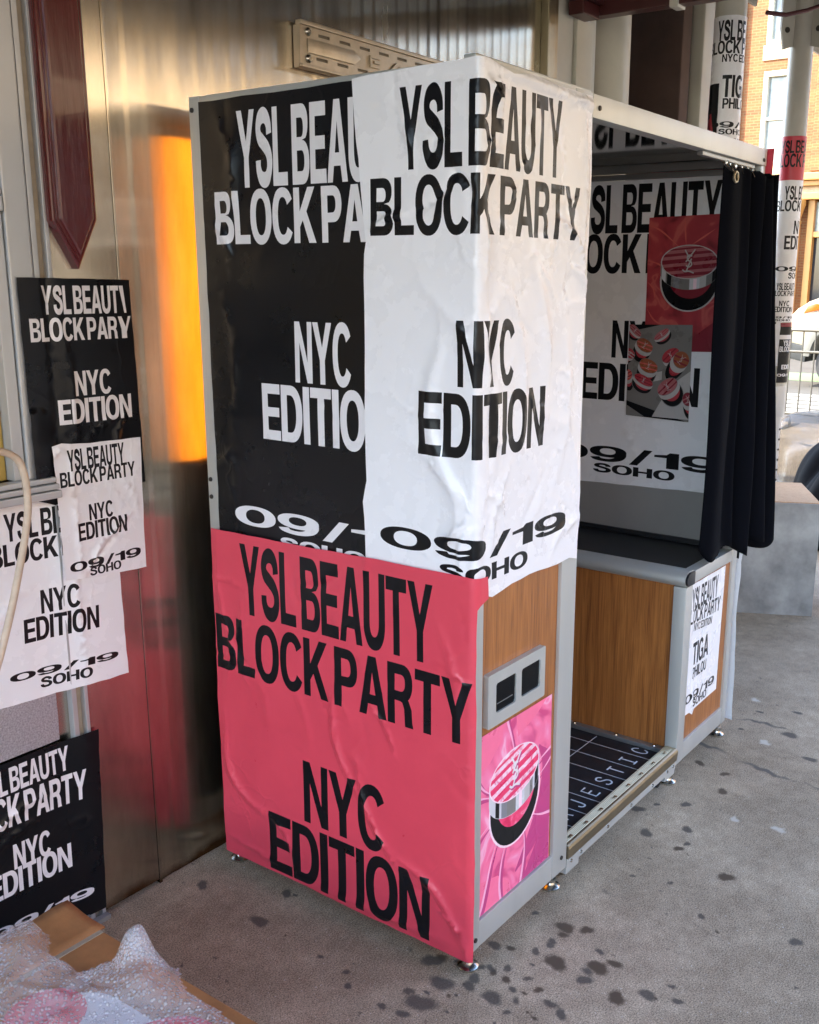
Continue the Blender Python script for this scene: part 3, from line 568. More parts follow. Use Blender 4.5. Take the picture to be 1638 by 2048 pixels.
# window at the left edge
w = MB().box((-.452, .889, 1.15), (-.397, .95, 3.3), .004).box((-2.2, .886, 1.72), (-.455, .94, 1.75), .003).box((-2.2, .890, 1.755), (-.455, .93, 1.765)).box((-.482, .896, 1.15), (-.455, .94, 1.718), .003).build('window', 'window_alu', shop)
MB().box((-2.2, .925, 1.15), (-.484, .935, 1.718)).build('lower_pane', 'yellow_blind', w)
MB().box((-.4815, .912, 1.15), (-.476, .923, 1.717)).box((-2.2, .938, 1.14), (-.40, .95, 1.16)).build('pane_gasket', 'rubber', w)
MB().box((-2.2, .925, 1.77), (-.455, .935, 3.3)).build('upper_pane', 'tinted_glass', w)
s_ = MB().box((-2.2, .855, 1.105), (-.396, .905, 1.122), .003).box((-2.2, .862, 1.124), (-.396, .905, 1.136), .003).box((-2.2, .872, 1.138), (-.396, .905, 1.15), .003).build('window_sill', 'window_alu', shop)
# right end of the cladding: golden corner trim, entrance jambs, column, dark recess
MB().box((1.70, .872, 0), (1.716, .904, 3.4), .003).box((1.72, .880, 0), (1.765, .94, 3.4), .006).box((1.77, .890, 0), (1.80, .94, 3.4), .004).build('corner_trim', 'brass_trim', shop)
MB().box((1.803, .90, 0), (1.93, .96, 3.4), .004).build('entrance_jamb', 'pole_paint', shop)
MB().box((1.935, .885, 0), (2.06, 1.0, 2.56), .006).box((2.13, .95, 0), (2.20, 1.2, 3.4)).build('door_frame', 'cream', shop)
MB().lathe((2.36, 1.02, 0), [(.16, 0), (.16, .12), (.14, .16), (.135, 1.6), (.128, 3.4)], 28).build('entrance_column', 'cream', shop, smooth=True)
MB().box((2.0, 1.55, 0), (3.2, 1.62, 3.4)).box((3.10, .96, 0), (3.17, 1.55, 3.4)).box((1.80, 1.0, 0), (1.86, 1.6, 3.4)).build('recess_wall', 'dark_plaster', shop, smooth=False)
MB().box((3.0, .93, 0), (3.10, 1.5, 3.4), .01).build('recess_edge', 'dark_brick', shop)
MB().box((3.175, .90, 0), (3.42, 1.7, 3.4), .01).build('corner_pier', 'cream', shop)
MB().box((-12, .955, 3.42), (3.45, 8, 5.2)).box((-12, .96, 0), (-2.25, 8, 3.42)).box((-2.25, 1.7, 0), (3.42, 8, 3.42)).build('upper_wall', 'upper_wall', shop)
MB().box((-2.24, 1.66, 0), (1.79, 1.69, 3.4)).build('interior_wall', 'dark_plaster', shop)
# red awning frame over the entrance
aw = thing('awning_frame', 'dark red painted awning arm reaching out over the entrance', 'awning frame', (2.0, .9, 2.56))
MB().box((1.985, -1.6, 2.565), (2.04, .89, 2.63), .004).build('side_arm', 'beam_red', aw)
MB().box((1.86, .80, 2.60), (1.98, .885, 2.74), .004).box((1.86, .82, 2.55), (1.984, .884, 2.598), .004).build('wall_plate', 'beam_red', aw)
MB().box((1.978, .50, 2.556), (2.047, .535, 2.645), .006).build('clamp', 'pole_paint', aw)
# flat paper on the entrance jamb
jp = sheet('poster', [(2.07, 1.2), (2.135, 1.2), (2.135, 3.3), (2.07, 3.3)], 'paper_white', [('ink_black', [(arc(2.075, 2.385, .035, .028, -90, 90, 10), []), (rect(2.09, 2.10, 2.113, 2.18), [])])], planeP((0, .945, 0), (1, 0, 0), (0, -1, 0)), lambda u, v: 0*u, .05)
tag(jp, 'narrow white poster strip with a black dot beside the cream entrance column', 'poster')
# ------------------------------------------------------------------ sidewalk shed overhead
shed = thing('sidewalk_shed', 'dark plank roof of the scaffold shed above the pavement', 'scaffold shed', (0, -1, 3.25))
MB().box((-5, -2.0, 3.30), (4.75, .93, 3.36)).build('deck', 'deck', shed)
for x in np.arange(-4.7, 4.8, 1.2): MB().box((float(x), -2.0, 3.14), (float(x)+.07, .90, 3.295), .004).build('joist', 'joist', shed)
MB().box((-5, -2.02, 2.70), (5.2, -1.90, 2.725)).box((-5, -1.972, 2.725), (5.2, -1.948, 3.11)).box((-5, -2.02, 3.11), (5.2, -1.90, 3.135)).box((-5, -1.985, 3.1395), (5.2, -1.95, 3.295)).build('girder', 'deck', shed)
# ------------------------------------------------------------------ buildings across the streets
def quad_window(parent, x, y0, y1, z0, z1):
    f = MB().box((x-.06, y0, z0), (x+.2, y0+.12, z1), .01).box((x-.06, y1-.12, z0), (x+.2, y1, z1), .01).box((x-.06, y0+.12, z1-.14), (x+.2, y1-.12, z1), .01).box((x-.06, y0+.12, z0), (x+.2, y1-.12, z0+.1), .01).box((x+.0, y0+.12, (z0+z1)/2-.04), (x+.2, y1-.12, (z0+z1)/2+.05), .01).build('window', 'window_paint', parent)
    MB().box((x+.1, y0+.12, z0+.1), (x+.13, y1-.12, z1-.14)).build('pane', 'far_glass', f)
    MB().box((x-.10, y0-.06, z0-.42), (x+.2, y1+.06, z0-.02), .02).build('sill', 'stone', f)
    MB().box((x-.03, y0-.1, z1+.02), (x+.2, y1+.1, z1+.5), .02).build('lintel', 'stone', f)
bk = thing('brick_building', 'sunlit orange brick building with tall sash windows and an ochre shopfront across the side street', 'building', (28, 9, 0))
wy = [(9.62-.03-.02-1.12+2.55*k, 9.62-.03-.02+2.55*k) for k in range(-5, 6)]
wz = [(4.85, 7.35), (8.05, 10.6), (11.2, 13.6)]
outl = [(-10, 4.55), (26, 4.55), (26, 16), (-10, 16)]; hol = [[(a, c), (b, c), (b, d), (a, d)] for a, b in wy for c, d in wz]
MB().plate(outl, hol, 28.0, 28.3, 'x').box((28.32, -10, 0), (34, 26, 16)).build('brick_wall', 'orange_brick', bk)
for a, b in wy:
    for c, d in wz[:2]: quad_window(bk, 28.06, a, b, c, d)
for a, b in wy:                       # shallow recessed bays between piers
    MB().box((27.86, a-.82, 4.62), (27.995, a-.42, 15.9), .01).build('pier', 'orange_brick', bk)
MB().box((27.55, -10, 4.36), (28.1, 26, 4.56), .03).box((27.7, -10, 4.22), (28.1, 26, 4.355), .02).box((27.75, -10, 3.86), (28.1, 26, 4.05), .03).build('cornice', 'ochre', bk)
MB().box((27.9, -10, 4.055), (28.2, 26, 4.215)).build('frieze', 'stone', bk)
for k in range(-6, 9):
    y = 8.27+2.3*k
    MB().lathe((27.74, y, .5), [(.20, 0), (.20, .18), (.155, .24), (.15, 2.7), (.165, 2.72), (.165, 2.78), (.14, 2.80), (.15, 2.88), (.235, 3.18), (.25, 3.2), (.25, 3.34)], 16).build('column', 'ochre', bk, smooth=True)
    MB().box((27.9, y-1.05-.95, .5), (28.15, y-1.05-.75, 3.85), .02).box((27.92, y-.45, .5), (28.15, y-.27, 3.85), .02).box((27.95, y-2.0, 2.85), (28.15, y-.3, 3.0), .02).build('shop_frame', 'ochre', bk)
    MB().box((28.16, y-1.98, .5), (28.2, y-.32, 2.84)).build('shop_window', 'tinted_glass', bk)
    MB().box((28.1, y-1.98, 3.01), (28.14, y-.32, 3.8)).build('transom_window', 'far_glass', bk)
MB().box((27.6, -10, 0), (28.2, 26, .30)).box((27.5, -10, .302), (28.2, 26, .5), .02).build('plinth', 'ochre', bk)
ob = thing('masonry_building', 'long warm masonry building across the street behind the viewer', 'building', (0, -14, 0))
mb = MB(); hol = [[(x, z), (x+1.3, z), (x+1.3, z+2.2), (x, z+2.2)] for x in np.arange(-38, 38, 2.6) for z in (5.6,)]
mb.plate([(-40, 4.85), (40, 4.85), (40, 9), (-40, 9)], hol, -17.0, -17.35, 'y').build('facade', 'facade2', ob)
MB().box((-40, -24, 4.9), (40, -17.4, 8.9)).build('glazing', 'tinted_glass', ob)
MB().box((-40, -24, 0), (40, -17.02, 4.59)).build('shopfront', 'shopfronts', ob)
MB().box((-40, -17.0, 4.6), (40, -16.7, 4.84), .03).box((-40, -17.0, 9.0), (40, -16.4, 9.4), .03).build('cornice', 'ochre', ob)
# ------------------------------------------------------------------ scaffold poles with their paper
def pole(x, y, r, z0, label):
    t = thing('scaffold_pole', label, 'scaffold pole', (x, y, 0), 'poles holding up the scaffold shed')
    MB().lathe((x, y, 0), [(r, z0), (r, 3.14)], 30).build('pole', 'pole_paint', t, smooth=True)
    b = MB().lathe((x, y, 0), [(r*.84, .02), (r*.84, z0+.1)], 24); b.build('screw_leg', 'window_alu', t, smooth=True)
    b = MB().lathe((x, y, 0), [(r*1.06, z0-.03), (r*1.08, z0), (r*1.08, z0+.12), (r*1.05, z0+.13)], 24).build('sleeve', 'window_alu', t, smooth=True)
    MB().box((x-.09, y-.09, 0), (x+.09, y+.09, .015), .003).build('base_plate', 'galv', t)
    for k in range(9):
        for a in (198, 262, 310): MB().lathe((x+r*.84*math.cos(R(a)), y+r*.84*math.sin(R(a)), z0-.10-.055*k), [(.006, -.002), (.006, .003)], 8, M4=Matrix.Rotation(R(a), 4, 'Z') @ Matrix.Rotation(R(90), 4, 'Y')).build('pin_hole', 'dark_slot', t)
    for a in (150, 250, 330):
        m4 = Matrix.Translation((x, y, 0)) @ Matrix.Rotation(R(a), 4, 'Z')
        m = bmesh.new(); vs = [m.verts.new(p) for p in ((r, -.006, 2.72), (r+.06, -.006, 2.70), (r+.08, -.006, 2.80), (r+.08, -.006, 3.1), (r, -.006, 3.1))]; f = m.faces.new(vs)
        e = bmesh.ops.extrude_face_region(m, geom=[f]); bmesh.ops.translate(m, verts=[q for q in e['geom'] if isinstance(q, bmesh.types.BMVert)], vec=(0, .012, 0)); bmesh.ops.recalc_face_normals(m, faces=m.faces); m.transform(m4)
        br = MB().bm(m).build('bracket', 'pole_paint', t)
        MB().lathe((x, y, 0), [(.013, -.012), (.013, .018)], 10, M4=Matrix.Rotation(R(a), 4, 'Z') @ Matrix.Translation((r+.045, 0, 2.79)) @ Matrix.Rotation(R(90), 4, 'X')).build('bolt', 'dark_slot', br)
    return t
P1 = (2.60, .545, .064); P2 = (3.66, .592, .058)
pole(*P1, .45, 'thick pale scaffold pole by the entrance corner, wrapped in white posters')
pole(*P2, .93, 'slimmer pale scaffold pole with a red band halfway up, behind the curtain')
def polesheet(P, z0, z1, u0, u1, base, layers, label, e=.0015, seed=1, amp=.0012):
    phi = math.atan2(-1.165-P[1], -1.697-P[0]); lab = sheet('poster', ragged([(u0, z0), (u1, z0), (u1, z1), (u0, z1)], .03, .001, seed), base, layers, cylP(P[:2], P[2]+e, phi), creases(seed, 26, (u0, z0, u1, z1), amp, .008, .12), .014)
    return tag(lab, label, 'poster', 'posters wrapped round the scaffold poles')
zf = lambda z: 1.59+(z-1.59)*1.012
polesheet(P1, 1.45, 2.64, -.12, .17, 'paper_white', [('ink_black', text('YSL BEAUTY', -.052, .19, 2.545, 2.622)+text('BLOCK PARTY', -.105, .215, 2.497, 2.545)+text('NYC EDITION', -.025, .165, 2.465, 2.494)
    +text('TIGA', -.018, .13, 2.33, 2.415)+text('PHILOU', -.012, .13, 2.286, 2.326)+text('09/19', -.085, .19, 2.212, 2.236)+text('SOHO', -.022, .10, 2.186, 2.208)+text('NYC', .03, .10, 2.14, 2.172))], 'white poster with black lettering round the thick scaffold pole', .0018, 21)
polesheet(P1, 1.9, 2.385, -.13, -.030, 'paper_black', [('dim_dark', [(stroke(catmull([(-.1, 1.95), (-.06, 2.12), (-.09, 2.25)]), .035), [])]), ('dim_red', [(stroke(catmull([(-.08, 2.0), (-.05, 2.15), (-.07, 2.27)]), .012), [])]), ('dim_pale', [(stroke([(-.06, 2.06), (-.05, 2.2)], .006), [])])], 'dark photo poster pasted on the left side of the thick scaffold pole', .0036, 22)
polesheet(P2, zf(2.088), zf(2.295), -.14, .14, 'paper_red', [('ink_black', text('YSL BEAUTY', -.07, .17, zf(2.215), zf(2.275))+text('BLOCK PARTY', -.10, .21, zf(2.15), zf(2.212)))], 'red poster band with black lettering round the slimmer scaffold pole', .0036, 23)
polesheet(P2, zf(1.57), zf(2.10), -.14, .14, 'paper_white', [('ink_black', text('YSL BEAUTY', -.025, .19, zf(1.995), zf(2.06))+text('BLOCK PARTY', -.075, .24, zf(1.94), zf(1.992))+text('NYC', .035, .15, zf(1.83), zf(1.895))+text('EDITION', -.008, .19, zf(1.755), zf(1.822))+text('09/19', -.045, .25, zf(1.648), zf(1.672))+text('SOHO', .025, .12, zf(1.612), zf(1.642)))], 'white poster below the red band on the slimmer scaffold pole', .0022, 24, .0030)
polesheet(P2, zf(1.395), zf(1.60), -.14, .14, 'paper_white', [('ink_black', text('YSL BEAUTY', -.03, .085, zf(1.555), zf(1.59))+text('BLOCK PARTY', -.05, .105, zf(1.525), zf(1.552))+text('NYC', -.01, .045, zf(1.475), zf(1.502))+text('EDITION', -.035, .07, zf(1.445), zf(1.472))+text('09/19', -.055, .085, zf(1.413), zf(1.424))+text('SOHO', -.025, .06, zf(1.40), zf(1.41)))], 'small white poster in the middle of the slimmer scaffold pole', .0034, 25, .0016)
polesheet(P2, zf(1.17), zf(1.41), -.14, .012, 'paper_white', [('ink_black', text('PIT', -.06, -.01, zf(1.385), zf(1.397))+text('0', -.05, -.025, zf(1.20), zf(1.212)))], 'white poster scrap low on the left of the slimmer scaffold pole', .0024, 26)
polesheet(P2, zf(1.085), zf(1.392), .006, .12, 'paper_black', [('dim_dark', [(rect(.006, zf(1.372), .12, zf(1.392)), [])]), ('ink_white', [(rect(.006, zf(1.308), .12, zf(1.330)), [])]+text('YSL BEAUTY', .028, .15, zf(1.275), zf(1.303))+text('BLOCK PARTY', .010, .15, zf(1.245), zf(1.272))+text('EDITION', .028, .13, zf(1.155), zf(1.178))+text('09/19', .006, .12, zf(1.118), zf(1.132)))], 'black poster strip low on the right of the slimmer scaffold pole', .0044, 27)
cb = MB().tube([(2.66, .42, 2.66), (2.72, .36, 2.655), (2.8, .30, 2.68), (2.95, .22, 2.74), (3.2, .12, 2.95), (3.4, 0, 3.2)], .009, 8).build('hanging_wire', 'wire_red', smooth=True); tag(cb, 'dark red wire hanging beside the top of the thick scaffold pole', 'wire')
# ------------------------------------------------------------------ side street: barricade and car
ba = thing('crowd_barricade', 'grey steel crowd barricade standing at the kerb', 'barricade', (9.8, 1.6, 0))
MB().tube([(9.8, 2.60, .13), (9.8, 2.60, 1.03), (9.8, 2.54, 1.085), (9.8, .66, 1.085), (9.8, .60, 1.03), (9.8, .60, .13)], .021, 10).tube([(9.8, 2.60, .15), (9.8, .60, .15)], .019, 10).tube([(9.8, 2.58, .845), (9.8, .62, .845)], .016, 10).build('frame', 'steel_tube', ba, smooth=True)
for k in range(14): MB().tube([(9.8, 2.46-.136*k, .15), (9.8, 2.46-.136*k, 1.08)], .009, 8).build('bar', 'steel_tube', ba, smooth=True)
for y in (2.4, .8): MB().box((9.5, y-.03, 0), (10.1, y+.03, .012)).box((9.785, y-.012, .012), (9.815, y+.012, .14)).build('foot', 'steel_tube', ba)
car = thing('parked_car', 'cream car with black bumper and amber side lamp behind the barricade', 'car', (16.4, 2, -.12))
prof = [(4.36, .62), (4.42, .86), (4.35, 1.02), (4.20, 1.18), (4.02, 1.30), (3.80, 1.39), (3.4, 1.45), (2.9, 1.50), (2.35, 1.98), (1.9, 2.04), (.6, 2.02), (.1, 1.60), (-.05, 1.1), (-.05, .45), (.35, .45)]+arc(.85, .42, .46, .46, 180, 0, 12, 2)+[(2.95, .45)]+arc(3.45, .42, .50, .52, 180, 0, 12, 2)+[(3.98, .55)]
MB().prism(prof, 15.55, 17.35, 'x', .05).build('body', 'car_paint', car, smooth=True)
MB().prism([(4.0, .30), (4.40, .38), (4.52, .52), (4.50, .70), (4.38, .78), (4.36, .64), (4.0, .57)], 15.5, 17.4, 'x', .04).build('bumper', 'car_black', car, smooth=True)
for xs_ in (15.5, 17.32): MB().prism([(p[0], p[1]) for p in arc(3.45, .40, .62, .68, 0, 180, 16, 2)]+[(p[0], p[1]) for p in arc(3.45, .40, .49, .53, 180, 0, 16, 2)], xs_, xs_+.10, 'x', .015).build('wheel_arch', 'flare', car, smooth=True)
for x_, y_ in ((15.6, 3.45), (17.1, 3.45), (15.6, .85), (17.1, .85)):
    wh = MB().lathe((x_, y_, .29), [(.26, 0), (.40, .01), (.41, .05), (.41, .2), (.40, .24), (.26, .25)], 28, 'x').build('wheel', 'rubber', car, smooth=True)
    MB().lathe((x_, y_, .29), [(.25, -.012), (.22, -.02), (.1, .0), (.06, -.025), (.03, -.03)], 20, 'x').build('rim', 'window_alu', wh, smooth=True)
MB().prism([(4.10, 1.10), (3.86, 1.16), (3.80, 1.24), (3.90, 1.27), (4.04, 1.22)], 15.53, 15.60, 'x', .012).build('side_lamp', 'amber', car, smooth=True)
for xs_ in (15.75, 16.85): MB().prism([(4.36, .92), (4.26, 1.10), (4.32, 1.10), (4.43, .93)], xs_, xs_+.32, 'x', .01).build('headlight', 'window_alu', car)
MB().prism([(2.75, 1.53), (2.32, 1.92), (1.5, 1.94), (1.5, 1.50)], 15.535, 15.56, 'x').build('side_window', 'car_glass', car)
# ------------------------------------------------------------------ plywood box, bags on the pavement
bx = thing('plywood_box', 'low box with grey metal front and plywood top behind the booth', 'box', (3.2, .45, 0))
fd = Vector((.174, -.355, 0)).normalized(); dd = Vector((.46, .237, 0)); A0 = Vector((3.131, .154, 0))-fd*.95; B0 = Vector((3.136, .150, 0)); ww = (B0-A0).length
m4 = Matrix.Translation(A0) @ Matrix(((fd.x, dd.normalized().x, 0, 0), (fd.y, dd.normalized().y, 0, 0), (0, 0, 1, 0), (0, 0, 0, 1)))
MB().box((0, .012, 0), (ww, dd.length, .548), 0, m4).build('carcass', 'plywood', bx)
MB().box((-.003, 0, 0), (ww+.003, .0095, .562), .001, m4).build('front_sheet', 'galv', bx)
MB().box((0, .0115, .549), (ww, dd.length+.003, .566), .001, m4).build('top_board', 'plywood', bx)
def blob(name, mats, c, rad, seed, bumps=.25, sub=4, parent=None):
    rg = np.random.RandomState(seed); m = bmesh.new(); bmesh.ops.create_icosphere(m, subdivisions=sub, radius=1)
    K = rg.normal(0, 1, (9, 3))*2.4; ph = rg.uniform(0, 6, 9)
    for v in m.verts:
        p = np.array(v.co); h = 1+bumps*sum(np.sin(K[i] @ p+ph[i]) for i in range(9))/4+.05*abs(math.sin(7*p[0]+4*p[1]+ph[0]))
        q = p*h*np.array(rad); v.co = Vector(c)+Vector((q[0], q[1], max(q[2], -c[2]+.002)))
    return MB().bm(m).build(name, mats, parent, smooth='all')
bg_ = thing('rubbish_bag', 'black rubbish bag with red print beside the plywood box', 'bag', (4.6, .33, 0))
blob('sack', 'bag', (4.62, .42, .30), (.31, .28, .42), 3, .22, 5, bg_)
sg = MB().tube([(4.35, .41, .57), (4.38, .35, .62), (4.44, .27, .65), (4.50, .19, .65)], .020, 8).tube([(4.31, .33, .48), (4.34, .25, .535), (4.40, .17, .56)], .018, 8).build('print', 'bag_red', bg_, smooth=True)
o = blob('plastic_sheet', 'clear', (5.35, .86, .26), (.40, .30, .40), 8, .3, 5); tag(o, 'crumpled clear plastic sheeting piled behind the black rubbish bag', 'plastic sheet')
cw = thing('cart_wheel', 'small cart wheel with a bright rim right of the plywood box', 'wheel', (3.32, .11, 0))
MB().lathe((3.36, .085, .125), [(.07, -.02), (.12, -.016), (.125, 0), (.12, .016), (.07, .02)], 26, 'y').build('tyre', 'rubber', cw, smooth=True)
MB().lathe((3.36, .085, .125), [(.055, -.027), (.072, -.022), (.072, .022), (.055, .027)], 26, 'y').build('rim', 'chrome', cw, smooth=True)
# ------------------------------------------------------------------ ornament and mounting plate on the wall
oc = [(-.356, 2.75), (-.356, 1.705), (-.300, 1.605), (-.246, 1.712), (-.246, 2.75)]
def inset(P, d):
    n = len(P); o = []
    for i in range(n):
        a, b, c = np.array(P[i-1]), np.array(P[i]), np.array(P[(i+1) % n]); e1 = (b-a)/np.hypot(*(b-a)); e2 = (c-b)/np.hypot(*(c-b)); n1 = np.array((-e1[1], e1[0])); n2 = np.array((-e2[1], e2[0]))
        k = (n1+n2); k = k/(1+n1 @ n2); o.append(tuple(b+k*d))
    return o
def stepped(P, steps):
    m = MB(); lp = [[(u, y, v) for u, v in (inset(P, d) if d else P)] for d, y in steps]; n = len(P)
    for a, b in zip(lp[:-1], lp[1:]): m.add(a+b, [(i, (i+1) % n, n+(i+1) % n, n+i) for i in range(n)])
    m.add(lp[-1], [tuple(range(n))]); return m
t = thing('pointed_board', 'dark red glossy wooden board with a pointed lower end on the pilaster', 'ornament', (-.30, .89, 1.6))
stepped(oc, [(0, .893), (0, .868), (.003, .866), (.007, .866), (.008, .862), (.0125, .862), (.014, .857), (.018, .855)]).build('board', 'red_paint', t)
br = thing('mounting_plate', 'pressed steel mounting plate with slots screwed high on the wall above the booth', 'bracket', (.75, .88, 2.15))
ph = []
for x in np.arange(.50, 1.13, .085):
    ph.append([(x, 2.226), (x+.045, 2.226), (x+.045, 2.234), (x, 2.234)]); ph.append([(x-.01, 2.166), (x+.035, 2.166), (x+.035, 2.174), (x-.01, 2.174)])
MB().plate([(.428, 2.150), (1.16, 2.150), (1.16, 2.246), (.428, 2.246)], [[(float(a), b) for a, b in h] for h in ph], .878, .881).box((.428, .872, 2.247), (1.16, .893, 2.258), .002).box((.428, .870, 2.141), (1.16, .880, 2.149), .002).box((.428, .882, 2.141), (1.16, .902, 2.246)).build('plate', 'plate_steel', br)
MB().box((.430, .8815, 2.15), (1.155, .8818, 2.246)).build('slot_backing', 'slot_shade', br)
MB().prism([(.455, 2.180), (.64, 2.180), (.668, 2.198), (.64, 2.216), (.455, 2.216)], .872, .8775, 'y', .002).build('pressed_rib', 'plate_steel', br, smooth=True)
def cbar(x): return MB().box((x, .872, 2.21), (x+.045, .8775, 2.217), .001).box((x, .872, 2.185), (x+.045, .8775, 2.192), .001).box((x, .872, 2.1925), (x+.008, .8775, 2.2095), .001).box((x+.018, .872, 2.197), (x+.045, .8775, 2.204), .001)
cbar(.71).build('emblem', 'plate_steel', br); MB().prism([(.80, 2.19), (.83, 2.215), (.90, 2.215), (.90, 2.205), (.835, 2.205), (.82, 2.19)], .872, .8775, 'y', .001).build('emblem', 'plate_steel', br)
for z in (2.232, 2.165): MB().lathe((.458, .878, z), [(.011, 0), (.011, -.004), (.006, -.009)], 16, 'y').build('screw', 'chrome', br, smooth=True)
# ------------------------------------------------------------------ photo booth
WB, L1, L12, LB, HT, HB = .83, .449, 1.20, 1.60, 2.0, .057
booth = thing('photo_booth', 'tall photo booth with aluminium frame, walnut panels and posters all over it', 'photo booth', (.8, .415, 0))
def post(a, b): return MB().box(a, b, .003).build('frame_post', 'aluminium', booth, smooth=True)
def rail(a, b, m='aluminium'): return MB().box(a, b, .003).build('frame_rail', m, booth, smooth=True)
FP = .036
post((0, 0, HB), (FP, FP, HT)); post((0, WB-FP, HB), (FP, WB, HT)); post((L1-.075, .0, HB), (L1, .045, HT)); post((L1-FP, WB-FP, HB), (L1, WB, HT))
rail((FP, .001, HB), (L1-.075, FP, HB+.068)); rail((FP, .001, HT-.045), (L1-.075, FP, HT-.001)); rail((.001, FP, HB), (FP, WB-FP, HB+.068)); rail((.001, FP, HT-.045), (FP, WB-FP, HT-.001))
rail((FP, WB-FP, HB), (L1-FP, WB-.001, HB+.06)); rail((FP, WB-FP, HT-.045), (L1-FP, WB-.001, HT-.001))
MB().box((.006, FP, HB+.069), (.02, WB-FP, HT-.046)).build('side_panel', 'grey_laminate', booth)
MB().box((FP, .009, HB+.069), (L1-.076, .022, HT-.046)).build('front_panel', 'wood', booth)
MB().box((L1-.02, .046, HB), (L1-.002, WB-FP, HT-.05)).build('inner_panel', 'grey_laminate', booth)
MB().box((FP, WB-.02, HB+.061), (L1-FP, WB-.006, 1.10)).build('back_panel', 'seat', booth)
MB().box((FP+.002, WB-.012, 1.11), (L1-FP-.002, WB-.004, 1.93)).build('added_glow_panel', 'orange_glow', booth)  # made-up glowing panel, added for the orange reflection in the steel wall
MB().box((L1+.001, WB-.03, HB), (LB, WB-.002, HT-.05)).build('back_panel', 'seat', booth)
for p in ((.018, -.0006, 1.96), (.018, -.0006, .085), (L1-.03, -.0006, 1.965), (L1-.03, -.0006, .10), (LB-.02, -.0006, 1.965), (L1+.03, -.0006, 1.972)): MB().lathe(p, [(.006, 0), (.0055, -.003), (.003, -.0035)], 10, 'y').build('frame_screw', 'dark_slot', booth)
for z in (1.97, 1.09, 1.045): MB().lathe((-.0006, WB-.012, z), [(.006, 0), (.0055, -.003), (.003, -.0035)], 10, 'x').build('frame_screw', 'dark_slot', booth)
# roof, ceiling, top beam
MB().box((.02, .04, HT-.004), (LB-.01, WB-.04, HT+.004)).build('roof', 'aluminium', booth)
MB().box((.05, .045, HT+.005), (.52, .075, HT+.021), .003).build('roof_lip', 'aluminium', booth)
MB().box((L1+.001, .041, 1.972), (LB-.002, WB-.04, 1.985)).build('ceiling', 'polished', booth)
rail((L1+.001, .0, 1.949), (LB+.008, .040, HT)); rail((L1+.001, WB-.04, 1.949), (LB, WB-.001, HT))
MB().box((1.12, .012, 1.936), (LB-.06, .030, 1.948), .003).build('curtain_rail', 'aluminium_dark', booth)
rail((1.548, .041, 1.945), (1.575, WB-.041, 1.971), 'aluminium_dark'); rail((1.560, .041, 1.925), (1.575, WB-.041, 1.943), 'aluminium_dark')
# bench module
post((1.168, 0, HB), (1.222, .043, .660)); post((LB-.037, .0, HB), (LB, .04, 1.948)); post((LB-.037, WB-.04, HB), (LB, WB-.001, 1.948)); post((1.168, WB-.043, HB), (1.222, WB-.001, .66))
rail((1.223, .001, .662), (LB-.038, .038, .702)); rail((1.223, .001, HB), (LB-.038, .038, HB+.062))
MB().box((1.223, .009, HB+.063), (LB-.038, .02, .661)).build('bench_side_panel', 'wood', booth)
MB().box((1.186, .044, .098), (1.198, WB-.044, .660)).build('bench_front_panel', 'wood', booth)
nose = [(1.222, .708), (1.185, .710), (1.168, .705), (1.158, .694), (1.156, .682), (1.160, .672), (1.170, .663), (1.222, .661)]
MB().prism(nose, .002, WB-.044, 'y', .0).build('bench_edge', 'aluminium', booth, smooth=True)
MB().prism([(u*1.0, v) for u, v in inset(nose[::-1], -.0025)][::-1], -.006, .0015, 'y', .0015).build('end_cap', 'black_plastic', booth, smooth=True)
MB().box((1.223, .040, .672), (1.573, WB-.044, .694), .006).build('bench_seat', 'seat', booth, smooth=True)
MB().box((1.576, .041, .66), (1.59, WB-.041, 1.92)).build('bench_back_panel', 'grey_laminate', booth)
MB().box((1.566, .041, .695), (1.5755, WB-.041, .712), .002).build('bench_back_trim', 'seat', booth)
# floor, threshold, chassis
MB().box((L1+.001, .036, .075), (1.185, WB-.03, .088)).build('floor', 'black_mat', booth)
MB().box((1.160, .044, .0885), (1.184, WB-.06, .104), .003).build('floor_trim', 'aluminium_dark', booth)
for y in (.08, .22, .38, .55): MB().lathe((1.172, y, .104), [(.007, 0), (.006, .003), (.003, .0038)], 12).build('floor_screw', 'chrome', booth, smooth=True)
for k in range(8): MB().lathe((.50+.088*k, .0155, .1195), [(.0055, 0), (.005, .0022), (.0025, .003)], 10).build('floor_screw', 'chrome', booth, smooth=True)
th = [(-.004, .078), (-.006, .108), (-.003, .115), (.002, .118)]
for k in range(6): th += [(.006+.005*k, .119), (.0075+.005*k, .1175), (.0095+.005*k, .1175)]
th += [(.037, .119), (.040, .105), (.040, .078)]
MB().prism(th, L1+.004, 1.166, 'x').build('threshold', 'brass_trim', booth)
MB().box((L1+.004, .0, .050), (1.166, .036, .0765), .002).box((L1+.004, .002, .030), (L1+.075, .034, .0495), .002).box((1.09, .002, .030), (1.166, .034, .0495), .002).build('chassis_rail', 'aluminium', booth)
for x in (.475, .53, .69, .84, .99, 1.10, 1.145): MB().lathe((x, -.0004, .064), [(.0055, 0), (.005, -.0025), (.0025, -.003)], 10, 'y').build('chassis_screw', 'chrome', booth, smooth=True)
def foot(x, y, h):
    MB().lathe((x, y, 0), [(.0, .0), (.024, .0), (.026, .003), (.026, .007), (.021, .011), (.014, .014), (.012, .019), (.015, .022), (.015, .030), (.009, .032), (.008, h)], 20).build('levelling_foot', 'chrome', booth, smooth=True)
for x, y in ((.024, .024), (.03, .81), (L1-.03, .03), (L1-.03, .8), (1.585, .022), (1.585, .8)): foot(x, y, .058)
foot(1.15, .017, .03); foot(1.16, .8, .075)
